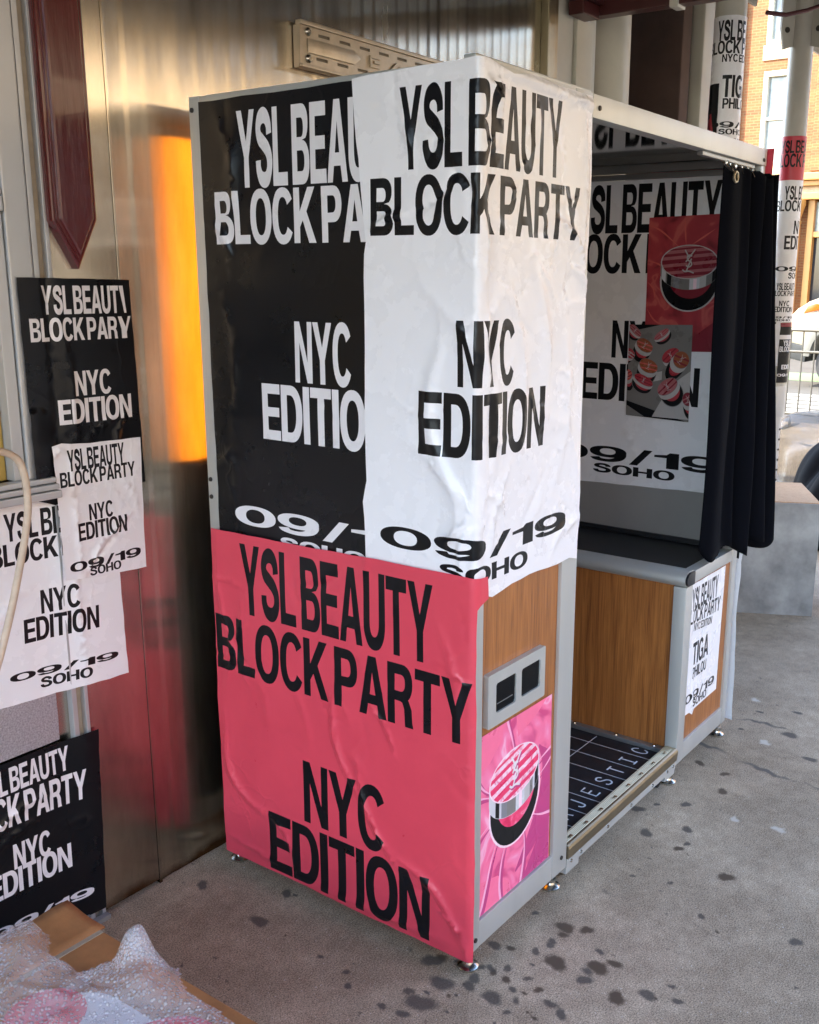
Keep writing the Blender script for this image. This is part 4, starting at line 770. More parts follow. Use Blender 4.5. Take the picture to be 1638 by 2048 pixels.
for x in (.50, 1.10):
    c = MB().lathe((x, .035, .0145), [(.004, -.009), (.0145, -.008), (.0145, .008), (.004, .009)], 18, 'y').build('castor', 'rubber', booth, smooth=True)
    MB().box((x-.008, .024, .017), (x+.008, .0255, .031)).box((x-.008, .0445, .017), (x+.008, .046, .031)).build('fork', 'chrome', c)
# photo outlet
def rr(a, b, c, d, r): return arc(c-r, d-r, r, r, 0, 90, 5, 2)+arc(a+r, d-r, r, r, 90, 180, 5, 2)+arc(a+r, b+r, r, r, 180, 270, 5, 2)+arc(c-r, b+r, r, r, 270, 360, 5, 2)
ps = MB().plate(rr(.050, .606, .297, .735, .005), [rr(.082, .636, .166, .708, .007), rr(.190, .638, .274, .708, .007)], -.006, .0086, 'y').build('photo_outlet', 'aluminium', booth)
MB().box((.076, -.002, .63), (.28, .0085, .714)).build('outlet_pocket', 'screen_glass', ps)
MB().box((.09, -.0038, .655), (.155, -.0022, .6565)).build('outlet_flap', 'aluminium_dark', ps)
# ------------------------------------------------------------------ printed art with a powder compact
def ell(cx, cy, rx, ry, n=40, rot=0): return [(cx+rx*math.cos(t)*math.cos(rot)-ry*math.sin(t)*math.sin(rot), cy+rx*math.cos(t)*math.sin(rot)+ry*math.sin(t)*math.cos(rot)) for t in np.linspace(0, 2*math.pi, n, endpoint=False)]
def chord(cx, cy, rx, ry, ang, a, b, n=8):
    # band of a unit disc between two parallel lines, mapped onto the ellipse
    p = []
    for s in np.linspace(a, b, n): p.append((math.sqrt(max(0, .92-s*s)), s))
    q = [(-u, v) for u, v in p[::-1]]; c, sn = math.cos(ang), math.sin(ang)
    return [(cx+rx*(u*c-v*sn), cy+ry*(u*sn+v*c)) for u, v in p+q]
def logo(cx, cy, h, w):
    S = lambda P, k=1.: (stroke(catmull([(cx+u*h, cy+v*h) for u, v in P], 5), w*k), [])
    return [S([(-.22, .50), (-.02, .18)]), S([(.26, .52), (-.06, .10), (-.16, -.02)]), S([(.12, .22), (.02, .27), (-.10, .20), (-.06, .06), (.08, -.02), (.12, -.14), (.0, -.24), (-.14, -.18)]), S([(.10, .12), (-.12, -.44)]), S([(-.30, -.36), (-.18, -.44), (.0, -.42), (.24, -.50)])]
def compact(cx, cy, rx, ry, cols, sl=.16, big=True, flip=1):
    lid, strip, band, blk, red, rim = cols
    L = [(rim, [(ell(cx+.03*rx*flip, cy-1.12*ry, rx*1.03, ry*1.78), [])]), (blk, [(ell(cx+.03*rx*flip, cy-1.12*ry, rx*.97, ry*1.70), [])]), (red, [(ell(cx+.07*rx*flip, cy-.85*ry, rx*.76, ry*1.28), [])])]
    half = [(cx+rx*math.cos(t), cy-.62*ry+ry*math.sin(t)) for t in np.linspace(math.pi, 2*math.pi, 22)]
    L.append((band, [(half+[(cx+rx, cy), (cx-rx, cy)], [])]))
    if big: L.append((blk, [([(cx-.75*rx, cy-.2*ry)]+[(cx+rx*u, cy-.60*ry-ry*math.sqrt(1-u*u)) for u in (-.75, -.68, -.6)]+[(cx-.6*rx, cy-.2*ry)], []), ([(cx+.82*rx, cy)]+[(cx+rx*u, cy-.60*ry-ry*math.sqrt(1-u*u)) for u in (.82, .9, .96)]+[(cx+.96*rx, cy)], [])]))
    for a, b, mm in () if not big else ((-.95, -.80, 'art_silver'), (-.52, -.30, 'art_grey'), (-.30, .05, 'dim_grey'), (.05, .40, 'art_silver'), (.18, .30, 'art_pale'), (.40, .62, 'dim_pale'), (.62, .74, 'dim_grey')):
        uu = np.linspace(a, b, 5); L.append((mm, [([(cx+rx*u, cy-.1*ry) for u in uu]+[(cx+rx*u, cy-.60*ry-ry*math.sqrt(1-u*u)) for u in uu[::-1]], [])]))
    L.append((rim, [(ell(cx, cy, rx, ry, 44), [])])); L.append((lid, [(ell(cx, cy, rx*.955, ry*.94, 44), [])]))
    for a in ((-.80, -.62), (-.45, -.20), (-.02, .22), (.40, .56), (.74, .84)) if big else ((-.5, -.3), (.1, .3)): L.append((strip, [(chord(cx, cy, rx, ry, sl, *a), [])]))
    return L
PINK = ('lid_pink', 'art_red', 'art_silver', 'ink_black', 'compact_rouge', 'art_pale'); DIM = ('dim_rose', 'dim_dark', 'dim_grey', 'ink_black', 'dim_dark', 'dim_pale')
def folds(cx, cy, R0, R1, mat_l, mat_d, seed, angs):
    rg = np.random.RandomState(seed); a_, b_ = [], []
    for a in angs:
        t = R(a); p = [(cx+r*math.cos(t+.22*math.sin(3*k/5+a)), cy+r*math.sin(t+.22*math.sin(3*k/5+a))) for k, r in enumerate(np.linspace(R0, R1, 6))]
        a_.append((stroke(catmull(p, 5), .009, True), [])); b_.append((stroke(catmull([(x+.007, y-.009) for x, y in p], 5), .016, True), []))
    return [(mat_d, b_), (mat_l, a_)]
fl = lambda u, v: 0*u
cx, cy = .190, .442
lay = [('art_dark', [(stroke(catmull([(.30, .47), (.345, .40), (.335, .30), (.27, .22), (.20, .17)]), .075, True), []), ([(.36, .12), (.36, .34), (.31, .22), (.25, .15), (.20, .10)], [])])]
lay += [('art_pink', [([(.033, .50), (.08, .51), (.13, .55), (.14, .60), (.033, .60)], []), ([(.19, .588), (.20, .53), (.29, .56), (.36, .6), (.36, .588)], []), ([(.033, .22), (.12, .20), (.17, .16), (.18, .12), (.033, .11)], [])])]
lay += folds(cx, cy-.07, .10, .40, 'art_light', 'art_dark', 4, (35, 88, 140, 168, 200, 226, 262, 285, 320, 12))
lay += compact(cx, cy, .112, .066, PINK, .32)+[('art_dark', logo(cx+.006, cy-.003, .085, .0065)), ('ink_white', logo(cx+.002, cy+.003, .085, .0058))]
o = sheet('poster', [(.0375, .128), (.363, .128), (.356, .586), (.0375, .589)], 'satin_pink', lay, planeP((0, .0065, 0), (1, 0, 0), (0, -1, 0)), creases(2, 8, (.03, .1, .36, .6), .0007, .01), .016)
tag(o, 'glossy bright pink poster of a striped powder compact below the photo outlet', 'poster')
# ------------------------------------------------------------------ posters on the booth
T = text
# black one on the side
o = sheet('poster', ragged([(.793-.83, .93), (.83-.27, .93), (.83-.27, 1.987), (.83-.796, 1.985), (.83-.790, 1.5)][::-1] and [(.040, .93), (.58, .93), (.58, 1.988), (.035, 1.985)], .05, .0014, 3), 'paper_black',
    [('ink_white', T('YSL BEAUTY', .83-.668, .83-.168, 1.790, 1.956)+T('BLOCK PARTY', .83-.752, .83-.088, 1.666, 1.784)+T('NYC', .83-.506, .83-.334, 1.356, 1.494)+T('EDITION', .83-.619, .83-.225, 1.214, 1.347)+T('09/19', .83-.73, .83-.11, .990, 1.040)+T('SOHO', .83-.575, .83-.30, .945, .978))],
    planeP((-.0028, .83, 0), (0, -1, 0), (-1, 0, 0)), creases(31, 26, (.03, .93, .5, 1.98), .0022, .012, .16, [(.09, 1.95, .10, 1.68, .02, .006, .2), (.05, 1.72, .12, 1.60, .010, .007, .2), (.07, 1.6, .10, 1.2, .012, .0035, .1), (.05, 1.13, .16, 1.17, .010, .005, .2), (.06, 1.2, .09, 1.05, .012, .004, .2), (.15, 1.95, .12, 1.8, .02, .003, .1)], .0007), .016)
tag(o, 'black poster with white lettering on the upper side of the booth', 'poster', 'posters stuck on the booth')
# white one wrapped round the front corner
wl = [(-.300, .90), (-.02, .90), (.045, .924), (.06, .918), (.14, .930), (.25, .934), (.34, .928), (.40, .932), (.437, .920), (.440, 1.05), (.432, 1.2), (.437, 1.42), (.431, 1.56), (.428, 1.60), (.440, 1.68), (.441, 1.80), (.436, 1.992), (.30, 1.990), (.18, 1.996), (.10, 1.984), (.02, 1.999), (-.01, 2.0), (-.318, 1.991), (-.312, 1.90), (-.300, 1.80), (-.287, 1.665), (-.292, 1.64), (-.296, 1.30), (-.295, 1.15), (-.306, 1.10), (-.300, 1.03)]
ex = [(-.03, 1.75, -.005, 1.55, .010, .006, .2), (-.06, 1.80, -.02, 1.70, .009, -.006, .2), (-.14, 1.58, -.02, 1.05, .030, .007, .25), (-.08, 1.48, -.01, 1.12, .018, .006, -.2), (-.17, 1.25, -.09, .96, .03, .006, .3), (-.28, 1.68, -.17, 1.72, .008, .006, .1), (-.17, 1.72, -.05, 1.80, .008, -.005, -.1), (-.20, 1.91, -.16, 1.82, .010, .004, .1), (-.10, 1.05, .0, 1.15, .012, .007, -.2), (-.03, .97, .03, 1.10, .010, .007, .2),
      (.012, 1.97, .06, 1.90, .010, .009, .1), (.02, 1.99, .43, 1.972, .010, .006, 0), (.05, 1.975, .06, 1.90, .007, .006, .1), (.33, 1.96, .44, 1.97, .008, .006, .1), (.40, 1.97, .40, 1.60, .012, .005, .05), (.36, 1.62, .43, 1.55, .010, .006, .2), (.30, 1.72, .42, 1.58, .010, .007, .2), (.18, 1.66, .26, 1.3, .02, .005, .1), (.10, 1.6, .16, 1.2, .022, .004, .1), (.02, 1.93, .03, 1.0, .012, -.005, .02), (.25, 1.30, .43, 1.1, .03, .004, .2), (.30, .94, .43, 1.02, .012, .006, .2), (.05, 1.02, .12, 1.2, .012, .005, .1), (.34, 1.5, .30, 1.1, .02, .004, .1), (.0, 1.80, .05, 1.86, .008, .005, .2), (.02, 1.40, .07, 1.55, .014, .005, .2), (.03, 1.15, .10, 1.08, .01, .006, .2)]
c1_ = creases(17, 60, (-.30, .93, .43, 1.98), 0.0020, .008, .15, ex, .0004); c2_ = creases(18, 90, (-.10, .93, .43, 1.98), .0018, .0055, .11); cd_ = lambda u, v: c1_(u, v)+c2_(u, v)
wd = lambda u, v: np.clip((v-.95)*9+.22, .22, 1)*1.55*cd_(u, v)*(np.clip((u+.31)*14, .15, 1))*(1-.75*np.exp(-(u/.02)**2))+.003+.001*np.exp(-((u-.012)/.03)**2)*(1+.6*np.sin(31*v))
o = sheet('poster', ragged(wl, .05, .0012, 5), 'paper_white',
    [('ink_black', T('YSL BEAUTY', -.193, .305, 1.805, 1.962)+T('BLOCK PARTY', -.272, .392, 1.678, 1.792)+T('NYC', -.046, .130, 1.376, 1.510)+T('EDITION', -.146, .258, 1.228, 1.362)+T('09/19', -.256, .376, 1.010, 1.058)+T('SOHO', -.090, .204, .958, .996))],
    cornerP(.0035, .009), wd, .009)
tag(o, 'creased white poster with black lettering folded round the upper front corner of the booth', 'poster', 'posters stuck on the booth')
# pink one below
pk = [(-.826, .045), (-.60, .047), (-.30, .043), (.004, .044), (.0055, .3), (.0035, .5), (.0058, .62), (.003, .80), (.006, .905), (.012, .912), (.030, .918), (.044, .921), (.040, .972), (-.02, .9765), (-.3, .974), (-.5, .968), (-.822, .966), (-.828, .5)]
px = [(-.80, .94, -.70, .55, .012, .003, -.1), (-.80, .45, -.66, .20, .012, .005, -.25), (-.68, .22, -.56, .08, .012, .004, .2), (-.40, .66, -.33, .36, .010, .0045, -.15), (-.34, .46, -.20, .20, .012, .0055, -.1), (-.22, .24, -.03, .09, .012, .0055, .15), (-.30, .62, -.22, .50, .008, .003, .1), (-.10, .86, -.05, .60, .012, .003, .1), (-.06, .75, -.01, .72, .006, .003, .1), (-.5, .06, -.05, .075, .012, .003, 0), (-.72, .8, -.80, .6, .01, .003, .1), (-.55, .60, -.50, .45, .012, .002, .1), (-.1, .15, -.01, .05, .008, .004, .2), (-.82, .10, -.6, .075, .008, .003, 0)]
pk1 = creases(23, 40, (-.82, .05, 0, .97), .0022, .010, .16, px, .0007); pk2 = creases(24, 40, (-.82, .05, 0, .97), .0012, .005, .10)
pkd = lambda u, v: 1.5*pk1(u, v)+pk2(u, v)
o = sheet('poster', ragged(pk, .05, .0012, 6), 'paper_pink',
    [('ink_black', T('YSL BEAUTY', -.718, -.111, .757, .942)+T('BLOCK PARTY', -.822, -.004, .588, .738)+T('NYC', -.522, -.252, .236, .406)+T('EDITION', -.652, -.119, .055, .222))],
    cornerP(.0125, .019), pkd, .010)
tag(o, 'pink poster with black lettering on the lower side of the booth', 'poster', 'posters stuck on the booth')
# inside, behind the bench
o = sheet('poster', ragged([(-.79, .862), (-.05, .884), (-.05, 1.925), (-.79, 1.925)], .06, .001, 7), 'paper_white',
    [('ink_black', T('YSL BEAUTY', -.668, -.128, 1.752, 1.912)+T('BLOCK PARTY', -.754, -.030, 1.618, 1.748)+T('NYC', -.502, -.300, 1.326, 1.456)+T('EDITION', -.622, -.166, 1.174, 1.306)+T('09/19', -.735, -.062, .950, 1.006)+T('SOHO', -.556, -.236, .908, .942))],
    planeP((1.5745, 0, 0), (0, -1, 0), (-1, 0, 0)), creases(41, 18, (-.7, .9, -.1, 1.9), .0012, .012, .2, [(-.6, 1.47, -.45, 1.42, .008, .002, .2), (-.47, 1.10, -.38, .95, .008, .003, .1), (-.56, 1.10, -.44, 1.16, .008, .002, .1)], .0005), .02)
tag(o, 'white poster with black lettering inside the booth on the wall behind the bench', 'poster', 'posters stuck on the booth')
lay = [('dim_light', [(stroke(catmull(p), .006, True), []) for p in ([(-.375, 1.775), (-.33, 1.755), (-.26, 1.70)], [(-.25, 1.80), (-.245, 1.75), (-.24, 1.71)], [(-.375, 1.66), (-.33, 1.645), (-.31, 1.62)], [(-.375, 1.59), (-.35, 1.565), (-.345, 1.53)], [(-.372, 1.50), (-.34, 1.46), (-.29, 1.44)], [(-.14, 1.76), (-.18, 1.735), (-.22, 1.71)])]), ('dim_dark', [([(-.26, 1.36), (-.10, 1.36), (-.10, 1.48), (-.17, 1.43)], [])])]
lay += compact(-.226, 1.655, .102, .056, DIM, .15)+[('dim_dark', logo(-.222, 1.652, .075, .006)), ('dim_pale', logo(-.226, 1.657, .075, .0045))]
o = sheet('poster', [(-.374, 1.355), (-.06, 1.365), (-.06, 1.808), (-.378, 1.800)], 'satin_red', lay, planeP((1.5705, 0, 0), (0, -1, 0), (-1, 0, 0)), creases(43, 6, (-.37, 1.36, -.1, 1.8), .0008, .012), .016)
tag(o, 'red poster of an open powder compact inside the booth half behind the curtain', 'poster')
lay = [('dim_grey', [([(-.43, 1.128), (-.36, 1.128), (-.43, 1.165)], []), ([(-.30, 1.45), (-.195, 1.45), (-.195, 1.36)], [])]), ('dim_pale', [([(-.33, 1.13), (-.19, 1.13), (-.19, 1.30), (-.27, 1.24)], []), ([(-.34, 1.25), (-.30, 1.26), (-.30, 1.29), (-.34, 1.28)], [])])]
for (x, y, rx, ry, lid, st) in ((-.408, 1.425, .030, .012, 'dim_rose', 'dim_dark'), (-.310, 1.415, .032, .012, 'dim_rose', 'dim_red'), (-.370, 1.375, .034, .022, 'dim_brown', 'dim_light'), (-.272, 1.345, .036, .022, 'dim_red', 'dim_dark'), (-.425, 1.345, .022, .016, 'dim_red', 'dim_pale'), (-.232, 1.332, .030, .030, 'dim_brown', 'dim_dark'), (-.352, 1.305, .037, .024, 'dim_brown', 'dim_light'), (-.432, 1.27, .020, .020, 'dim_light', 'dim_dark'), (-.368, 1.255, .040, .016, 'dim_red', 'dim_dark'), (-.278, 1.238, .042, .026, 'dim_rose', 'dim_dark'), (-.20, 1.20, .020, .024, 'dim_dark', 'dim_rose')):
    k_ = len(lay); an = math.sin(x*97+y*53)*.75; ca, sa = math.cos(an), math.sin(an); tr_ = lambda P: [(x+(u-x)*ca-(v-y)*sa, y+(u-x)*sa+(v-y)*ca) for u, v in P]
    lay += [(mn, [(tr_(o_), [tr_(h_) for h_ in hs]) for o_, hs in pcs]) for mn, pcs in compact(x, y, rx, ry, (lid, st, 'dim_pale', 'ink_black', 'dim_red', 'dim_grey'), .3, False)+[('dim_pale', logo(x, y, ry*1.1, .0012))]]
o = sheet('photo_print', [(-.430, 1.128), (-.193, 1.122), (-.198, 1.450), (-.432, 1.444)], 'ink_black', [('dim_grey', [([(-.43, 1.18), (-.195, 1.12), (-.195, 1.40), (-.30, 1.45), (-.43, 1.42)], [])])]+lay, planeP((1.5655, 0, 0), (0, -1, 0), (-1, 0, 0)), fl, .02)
tag(o, 'dark photo print of many powder compacts stuck over the lettered poster inside the booth', 'photo print')
# bench poster with a lifted corner, and the paper hanging past the end of the booth
o = sheet('poster', ragged([(1.222, .206), (1.27, .204), (1.295, .190), (1.31, .205), (1.504, .209), (1.514, .655), (1.214, .656)], .05, .001, 8), 'paper_white',
    [('ink_black', T('YSL BEAUTY', 1.236, 1.455, .562, .638)+T('BLOCK PARTY', 1.200, 1.487, .513, .563, rot=-.06)+T('NYC EDITION', 1.266, 1.420, .482, .508, rot=-.10)+T('TIGA', 1.270, 1.404, .368, .446)+T('PHILOU', 1.276, 1.394, .320, .358, rot=-.02)+T('09/19', 1.226, 1.480, .242, .272)+T('SOHO', 1.292, 1.414, .214, .242)+[([(1.214, .655), (1.235, .655), (1.214, .60)], [])])],
    planeP((0, .0062, 0), (1, 0, 0), (0, -1, 0)), creases(51, 8, (1.22, .21, 1.5, .65), .0006, .010, .1, [(1.275, .36, 1.295, .19, .007, .005, 0), (1.235, .62, 1.23, .45, .010, .002, .1)], .0003), .013)
tag(o, 'small white poster with black lettering on the bench end of the booth', 'poster', 'posters stuck on the booth')
bul = lambda u, v: .004+.030*np.exp(-((u-.02)/.05)**2)*(.8+.25*np.sin(9*v))
o = sheet('poster', ragged([(-.015, .055), (.3, .05), (.3, .70), (-.012, .695), (-.008, .4)], .05, .003, 9), 'paper_white', [('ink_black', [(rect(.001, .655, .012, .68), [])])], planeP((1.602, 0, 0), (0, 1, 0), (1, 0, 0)), lambda u, v: bul(u, v)+creases(53, 12, (-.02, .05, .2, .7), .003, .02)(u, v), .02)
tag(o, 'white poster curling off the far end of the booth beside the bench', 'poster', 'posters stuck on the booth')
o = sheet('poster', ragged([(-.012, 1.76), (.4, 1.75), (.4, 2.0), (-.016, 2.002)], .05, .002, 10), 'paper_pink', [], planeP((1.610, 0, 0), (0, 1, 0), (1, 0, 0)), lambda u, v: .002+.012*np.exp(-((u-.0)/.04)**2)+creases(55, 8, (-.02, 1.75, .2, 2), .003, .02)(u, v), .02)
tag(o, 'pink poster edge showing at the top far end of the booth behind the curtain', 'poster', 'posters stuck on the booth')
# floor mat lettering: a thin mat lying on the booth floor
def thin(ch, x, y, s, w=.0065):
    P = {'C': [catmull([(.55, .30), (.42, .06), (.20, .0), (.03, .22), (.0, .5), (.03, .78), (.20, 1.0), (.42, .94), (.55, .70)])], 'I': [[(.25, 0), (.25, 1)], [(.0, 0), (.5, 0)], [(0, 1), (.5, 1)]], 'T': [[(.28, 0), (.28, 1)], [(0, 1), (.56, 1)]], 'S': [catmull([(.52, .78), (.42, .96), (.24, 1.0), (.06, .88), (.08, .66), (.28, .54), (.48, .42), (.54, .22), (.42, .04), (.24, 0), (.06, .06), (.0, .22)])],
         'E': [[(.5, 0), (0, 0), (0, 1), (.5, 1)], [(0, .52), (.42, .52)]], 'J': [[(.42, 1)]+catmull([(.42, .30), (.36, .06), (.20, 0), (.05, .08), (0, .28)])], 'A': [[(0, 0), (.28, 1), (.56, 0)], [(.10, .36), (.46, .36)]], 'M': [[(0, 0), (0, 1), (.3, .35), (.6, 1), (.6, 0)]]}[ch]
    return [(stroke([(x+u*s, y+v*s) for u, v in p], w), []) for p in P]
pc = []
for i, ch in enumerate('MAJESTIC'): pc += thin(ch, .545+.0842*i-.014, .088, .052, .0055)
ln = []
for i in range(8): ln.append((rect(.502+.0845*i, .045, .5045+.0845*i, .78), []))
ln.append((rect(.46, .279, 1.15, .2815), [])); ln.append((rect(.46, .53, 1.15, .5325), []))
def matP(u, v): return np.stack((u, v, 0*u+.0885), 1), np.repeat(np.array([[0, 0, 1.]]), len(u), 0)
o = sheet('floor_mat', [(.452, .041), (1.157, .041), (1.157, .79), (.452, .79)], 'black_mat', [('mat_white', pc+ln)], matP, lambda u, v: 0*u+.0015, .04)
tag(o, 'black floor mat with thin white grid lines and letters inside the booth', 'mat')
# ------------------------------------------------------------------ curtain
cu = thing('curtain', 'black velvet curtain drawn to the far end of the booth opening', 'curtain', (1.4, -.03, .7))
def curtain():
    path = catmull([(1.278, .012), (1.30, -.012), (1.35, -.014), (1.40, -.006), (1.425, -.02), (1.445, .03), (1.47, .05), (1.49, -.015), (1.51, -.03), (1.525, .04), (1.545, .055), (1.56, -.02), (1.578, -.035), (1.592, .03), (1.606, .05), (1.622, -.015), (1.634, -.03), (1.645, .02), (1.64, .07), (1.60, .09)], 7)
    nz = 40; V = []; Fc = []; n = len(path)
    for j in range(nz+1):
        t = j/nz
        for i, (x, y) in enumerate(path):
            s = i/(n-1); z = 1.925-.018*max(0, math.sin(s*34))-(1.175+.02*math.sin(s*19)+.045*s)*t
            k = max(0, (s-.30)/.7)
            V.append((x+.018*t+.105*k*t*t+.05*t*k*math.sin(3.1*t)+.004*math.sin(9*t+20*s), y*(1+.5*t)-.04*k*t+.004*math.sin(7*t+14*s), z))
    for j in range(nz):
        for i in range(n-1): a = j*n+i; Fc.append((a, a+1, a+n+1, a+n))
    o = MB().add(V, Fc).build('fabric', 'velvet', cu, smooth='all'); s = o.modifiers.new('thickness', 'SOLIDIFY'); s.thickness = .003; s.offset = 0
curtain()
def ringt(c, r, a, nrm='y', n=22):
    return [(c[0]+r*math.cos(t), c[1], c[2]+r*math.sin(t)) if nrm == 'y' else (c[0], c[1]+r*math.cos(t), c[2]+r*math.sin(t)) for t in np.linspace(0, 2*math.pi, n, endpoint=False)]
gx, gz = 1.306, 1.892
MB().tube(ringt((gx, -.017, gz), .0145, 0), .0042, 8, True).build('grommet', 'brass_trim', cu, smooth=True)
MB().tube([(gx-.004, -.02, gz+.004), (gx-.010, -.008, gz+.02), (gx-.006, .004, gz+.036), (gx+.002, .012, gz+.046), (gx+.004, .02, gz+.04)], .0022, 7).build('hook', 'chrome', cu, smooth=True)
MB().box((gx-.006, .013, gz+.036), (gx+.006, .025, gz+.05), .003).build('glider', 'chrome', cu)
for k in range(6): MB().tube([(1.33+.05*k, -.012, 1.905), (1.33+.05*k, .0, 1.925), (1.335+.05*k, .016, 1.938)], .002, 6).box((1.328+.05*k, .014, 1.925), (1.342+.05*k, .024, 1.937), .002).build('glider', 'chrome', cu)
# ------------------------------------------------------------------ posters on the shop wall
def wallposter(outline, base, layers, label, y, seed, nc=14, amp=.0014, extra=(), step=.012, bulge=None, grp='posters pasted on the shop wall'):
    c = creases(seed, nc, (min(p[0] for p in outline), min(p[1] for p in outline), max(p[0] for p in outline), max(p[1] for p in outline)), amp, .008, .09, extra, .0006)
    d = lambda u, v: np.clip(c(u, v)+(bulge(u, v) if bulge else 0), -.006 if not bulge else -.02, .0052 if y > .88 else .02)
    return tag(sheet('poster', ragged(outline, .03, .0009, seed), base, layers, planeP((0, y, 0), (1, 0, 0), (0, -1, 0)), d, step), label, 'poster', grp)
step_ = lambda u, v: .001-.0045*np.exp(-((u+.372)/.009)**2)+.004*np.exp(-((u+.43)/.03)**2)*(v < 1.3)
wallposter([(-.441, 1.10), (-.40, 1.085), (-.150, 1.10), (-.158, 1.583), (-.441, 1.586)], 'paper_black', [('ink_white', T('YSL BEAUT', -.386, -.190, 1.507, 1.569)+[([(-.188, 1.569), (-.177, 1.569), (-.171, 1.507), (-.177, 1.507)], [])]+T('BLOCK PAR', -.421, -.199, 1.449, 1.499)+[([(-.196, 1.499), (-.186, 1.499), (-.176, 1.475), (-.168, 1.499), (-.161, 1.499), (-.174, 1.463), (-.174, 1.449), (-.188, 1.449), (-.188, 1.47)], [])]+T('NYC', -.323, -.227, 1.324, 1.380)+T('EDITION', -.367, -.175, 1.262, 1.318))],
    'black poster with white lettering at the bottom of the pilaster, under the pointed board', .885, 61, 12, .0015, [(-.30, 1.22, -.20, 1.27, .006, .004, .1), (-.22, 1.17, -.20, 1.27, .007, .005, .1), (-.43, 1.17, -.37, 1.21, .008, .010, .2), (-.42, 1.11, -.40, 1.18, .01, .008, .3), (-.39, 1.25, -.37, 1.12, .010, -.006, .1), (-.36, 1.54, -.34, 1.15, .009, .004, .05)], .012, step_)
wallposter([(-.540, .641), (-.239, .627), (-.243, .893), (-.30, 1.06), (-.36, 1.103), (-.62, 1.105), (-.62, .648)], 'paper_white', [('ink_black', T('YSL BEAUTY', -.518, -.262, 1.017, 1.080, rot=-.01)+T('BLOCK PARTY', -.558, -.222, .962, 1.012, rot=-.015)+T('NYC', -.448, -.355, .834, .890, rot=-.03)+T('EDITION', -.495, -.309, .772, .828, rot=-.05)+T('09/19', -.540, -.262, .685, .704, rot=-.075)+T('SOHO', -.467, -.337, .655, .680, rot=-.07))],
    'lowest white poster with black lettering, left of the booth above the silver scrap', .884, 62, 14, .0014, [(-.36, 1.0, -.355, .64, .008, .004, 0), (-.42, .84, -.38, .80, .005, .003, .1), (-.56, .84, -.47, .90, .008, .003, .1)], .012, lambda u, v: -.012+.014/(1+np.exp(-(u+.385)/.02)))
wallposter([(-.392, .905), (-.30, .893), (-.169, .887), (-.166, 1.05), (-.160, 1.212), (-.30, 1.214), (-.375, 1.222), (-.399, 1.219), (-.396, 1.15)], 'paper_white', [('ink_black', T('YSL BEAUTY', -.363, -.209, 1.156, 1.205)+T('BLOCK PARTY', -.385, -.182, 1.121, 1.156)+T('NYC', -.317, -.252, 1.033, 1.072)+T('EDITION', -.350, -.216, .989, 1.031)+T('09/19', -.378, -.180, .919, .942)+T('SOHO', -.327, -.240, .900, .921))],
    'white poster overlapping the black one below the pointed board', .8775, 63, 12, .0012, [(-.34, .90, -.20, 1.03, .006, .006, .08), (-.32, .92, -.22, 1.0, .005, -.004, .05), (-.355, 1.22, -.35, .90, .008, .004, 0), (-.23, 1.13, -.18, 1.02, .006, .003, .1), (-.40, 1.19, -.36, 1.2, .008, .005, .2)], .011)
wallposter([(-.64, .516), (-.429, .516), (-.428, .665), (-.64, .665)], 'paper_silver', [('ink_black', T('N', -.605, -.575, .585, .625)+[(rect(-.56+.035*k, .650, -.545+.035*k, .654), []) for k in range(4)])], 'torn silver glittery poster scrap between the white and the black poster', .900, 64, 5)
wallposter([(-.70, .026), (-.354, .028), (-.336, .512), (-.70, .512)], 'paper_black', [('ink_white', T('YSL BEAUTY', -.642, -.416, .435, .497)+T('BLOCK PARTY', -.702, -.378, .352, .428, rot=-.04)+T('NYC', -.575, -.480, .242, .305, rot=-.03)+T('EDITION', -.640, -.430, .182, .246, rot=-.02)+T('09/19', -.655, -.381, .086, .110, rot=-.05)+T('SOHO', -.555, -.455, .065, .088, rot=-.03))],
    'lowest black poster with white lettering behind the cardboard box', .883, 65, 12, .0016, [(-.66, .32, -.46, .40, .010, .006, .1), (-.62, .30, -.50, .34, .008, .004, .1), (-.44, .29, -.36, .28, .008, .003, .1)], .012, lambda u, v: -.012+.012/(1+np.exp(-(u+.40)/.015)))
cb = MB().tube(catmull([(-.80, .78, 1.24), (-.66, .79, 1.252), (-.58, .795, 1.242), (-.533, .80, 1.221), (-.517, .80, 1.186), (-.514, .80, 1.12), (-.525, .80, 1.06), (-.545, .80, .99), (-.572, .80, .905), (-.607, .80, .81), (-.66, .80, .68), (-.70, .81, .50), (-.72, .82, .3), (-.74, .82, .01)], 6), .0078, 10).build('cable', 'cable', smooth='all')
tag(cb, 'thick pale cable looping down in front of the white poster at the left edge', 'cable')
# ------------------------------------------------------------------ cardboard box with bubble wrapped panels on top
cbx = thing('cardboard_box', 'long flat brown cardboard box lying by the wall under the bubble wrap', 'box', (-.9, .1, 0))
MB().box((-1.5, -.75, .002), (-.558, .728, .196), .003).build('body', 'cardboard', cbx)
m = MB()
xs = np.linspace(-.80, -.548, 14); ys = np.linspace(.60, .735, 6); V = [(x, y, .198+.010*max(0, (y-.66)/.075)*(1+.4*math.sin(30*x))+.002) for y in ys for x in xs]; nx = len(xs)
m.add(V, [(j*nx+i, j*nx+i+1, (j+1)*nx+i+1, (j+1)*nx+i) for j in range(5) for i in range(nx-1)]); fo = m.build('flap', 'cardboard', cbx, smooth=True); s = fo.modifiers.new('thickness', 'SOLIDIFY'); s.thickness = .004
tp = MB().box((-.80, .588, .1965), (-.560, .612, .1985)); tp.build('tape', 'beige_trim', cbx)
bd = thing('printed_panel', 'white printed panel with pink circles wrapped under the bubble film', 'printed panel', (-.9, 0, .2))
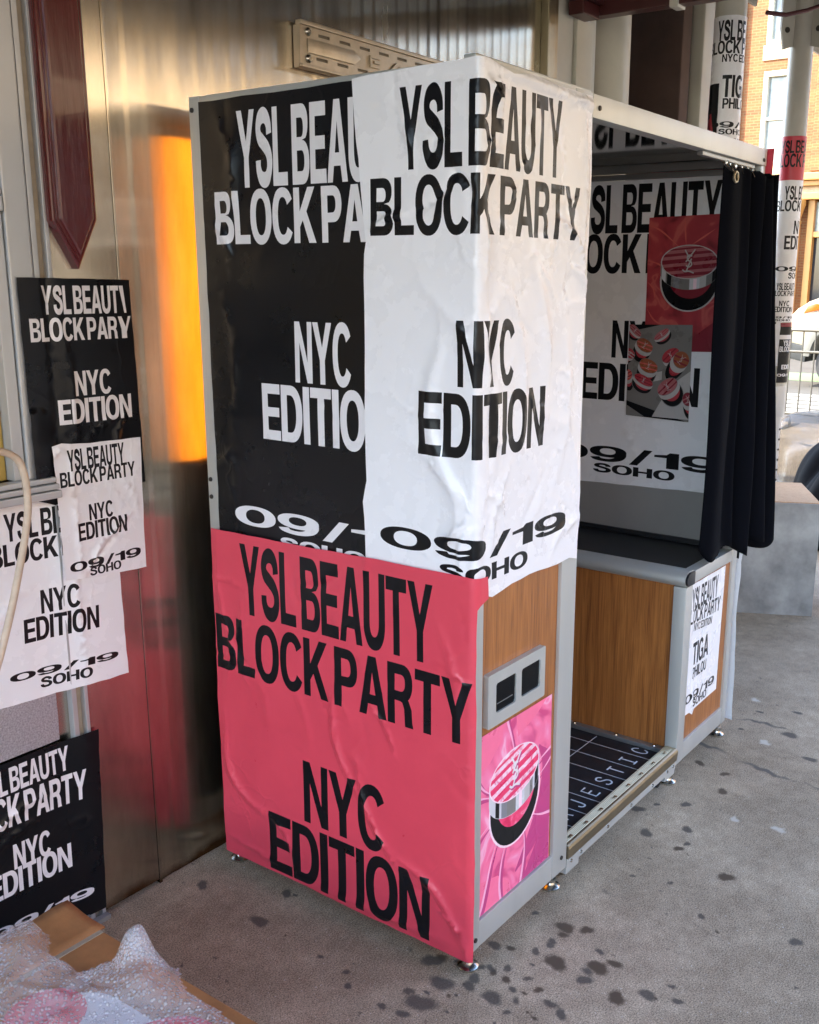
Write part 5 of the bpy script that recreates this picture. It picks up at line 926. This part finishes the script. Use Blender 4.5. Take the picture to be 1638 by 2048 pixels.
MB().prism([(-1.45, -.70), (-.69, -.70), (-.685, .1)]+arc(-.79, .36, .10, .10, 0, 90, 8, 2)+[(-1.45, .47)], .20, .222, 'z', .004).build('board', 'board_grey', bd)
for (x, y, r, mm, z) in ((-.80, .43, .075, 'paper_red', 0), (-.735, .155, .105, 'paper_red', 0), (-.728, .15, .066, 'paper_white', 1), (-.722, .14, .044, 'art_pink', 2)):
    MB().lathe((x, y, .2225+.001*z), [(r, 0), (r, .0008)], 40).build('print', mm, bd)
def wrap():
    xs = np.arange(-1.5, -.545, .007); ys = np.arange(-.80, .735, .007); X, Y = np.meshgrid(xs, ys); rg = np.random.RandomState(9)
    Z = .245+0*X
    for _ in range(130):
        a, b, l, w, t = rg.uniform(-1.2, -.58), rg.uniform(-.4, .68), rg.uniform(.03, .16), rg.uniform(.006, .03), rg.uniform(0, 3.14)
        dx, dy = X-a, Y-b; p = dx*math.cos(t)+dy*math.sin(t); q = -dx*math.sin(t)+dy*math.cos(t); Z += rg.uniform(-.010, .018)*np.exp(-(p/l)**2-abs(q/w)**1.3)
    Z += .035*np.exp(-((X+.74)/.09)**2-((Y-.60)/.09)**2)+.02*np.exp(-((X+.90)/.1)**2-((Y-.5)/.15)**2)
    Z += .070*np.exp(-(((X+.625)/.034)**2+((Y-.385)/.034)**2)**1.5)+.035*np.exp(-((X+.66)/.05)**2-((Y-.33)/.06)**2)   # standing tuft
    Z -= .020*np.exp(-((X+.80)/.10)**2-((Y-.40)/.025)**2)
    # right and rear outline of the film
    ex = -.640+.055*np.exp(-((Y-.36)/.05)**2)-.012*np.sin(17*Y)+.02*np.sin(7*Y+1)+.03*np.clip((.2-Y), 0, 1)-.055*np.clip((Y-.42)/.04, 0, 1.)+.02*np.sin(30*Y)*np.clip((Y-.45)/.05, 0, 1)
    ey = .665+.012*np.sin(25*X)
    fall = np.clip((X-ex)/.03, 0, 3)**1.2*.045+np.clip((Y-ey)/.03, 0, 3)*.035
    Z = np.maximum(Z-fall, .203+.003*np.sin(60*X)*np.sin(47*Y))
    keep = (X < ex+.042) & (Y < ey+.045)
    nx = len(xs); V = np.stack((X.ravel(), Y.ravel(), Z.ravel()), 1); i, j = np.meshgrid(np.arange(nx-1), np.arange(len(ys)-1)); b = (j*nx+i).ravel(); K = keep.ravel()
    Fc = np.stack((b, b+1, b+nx+1, b+nx), 1); Fc = Fc[K[Fc].all(1)]; used = np.unique(Fc); mp = np.full(len(V), -1); mp[used] = np.arange(len(used))
    return MB().add(V[used].tolist(), mp[Fc].tolist())
o = wrap().build('bubble_wrap', 'bubble', smooth='all'); tag(o, 'crumpled sheet of clear bubble wrap over the panels on the cardboard box', 'bubble wrap')
print('objects', len(bpy.data.objects))
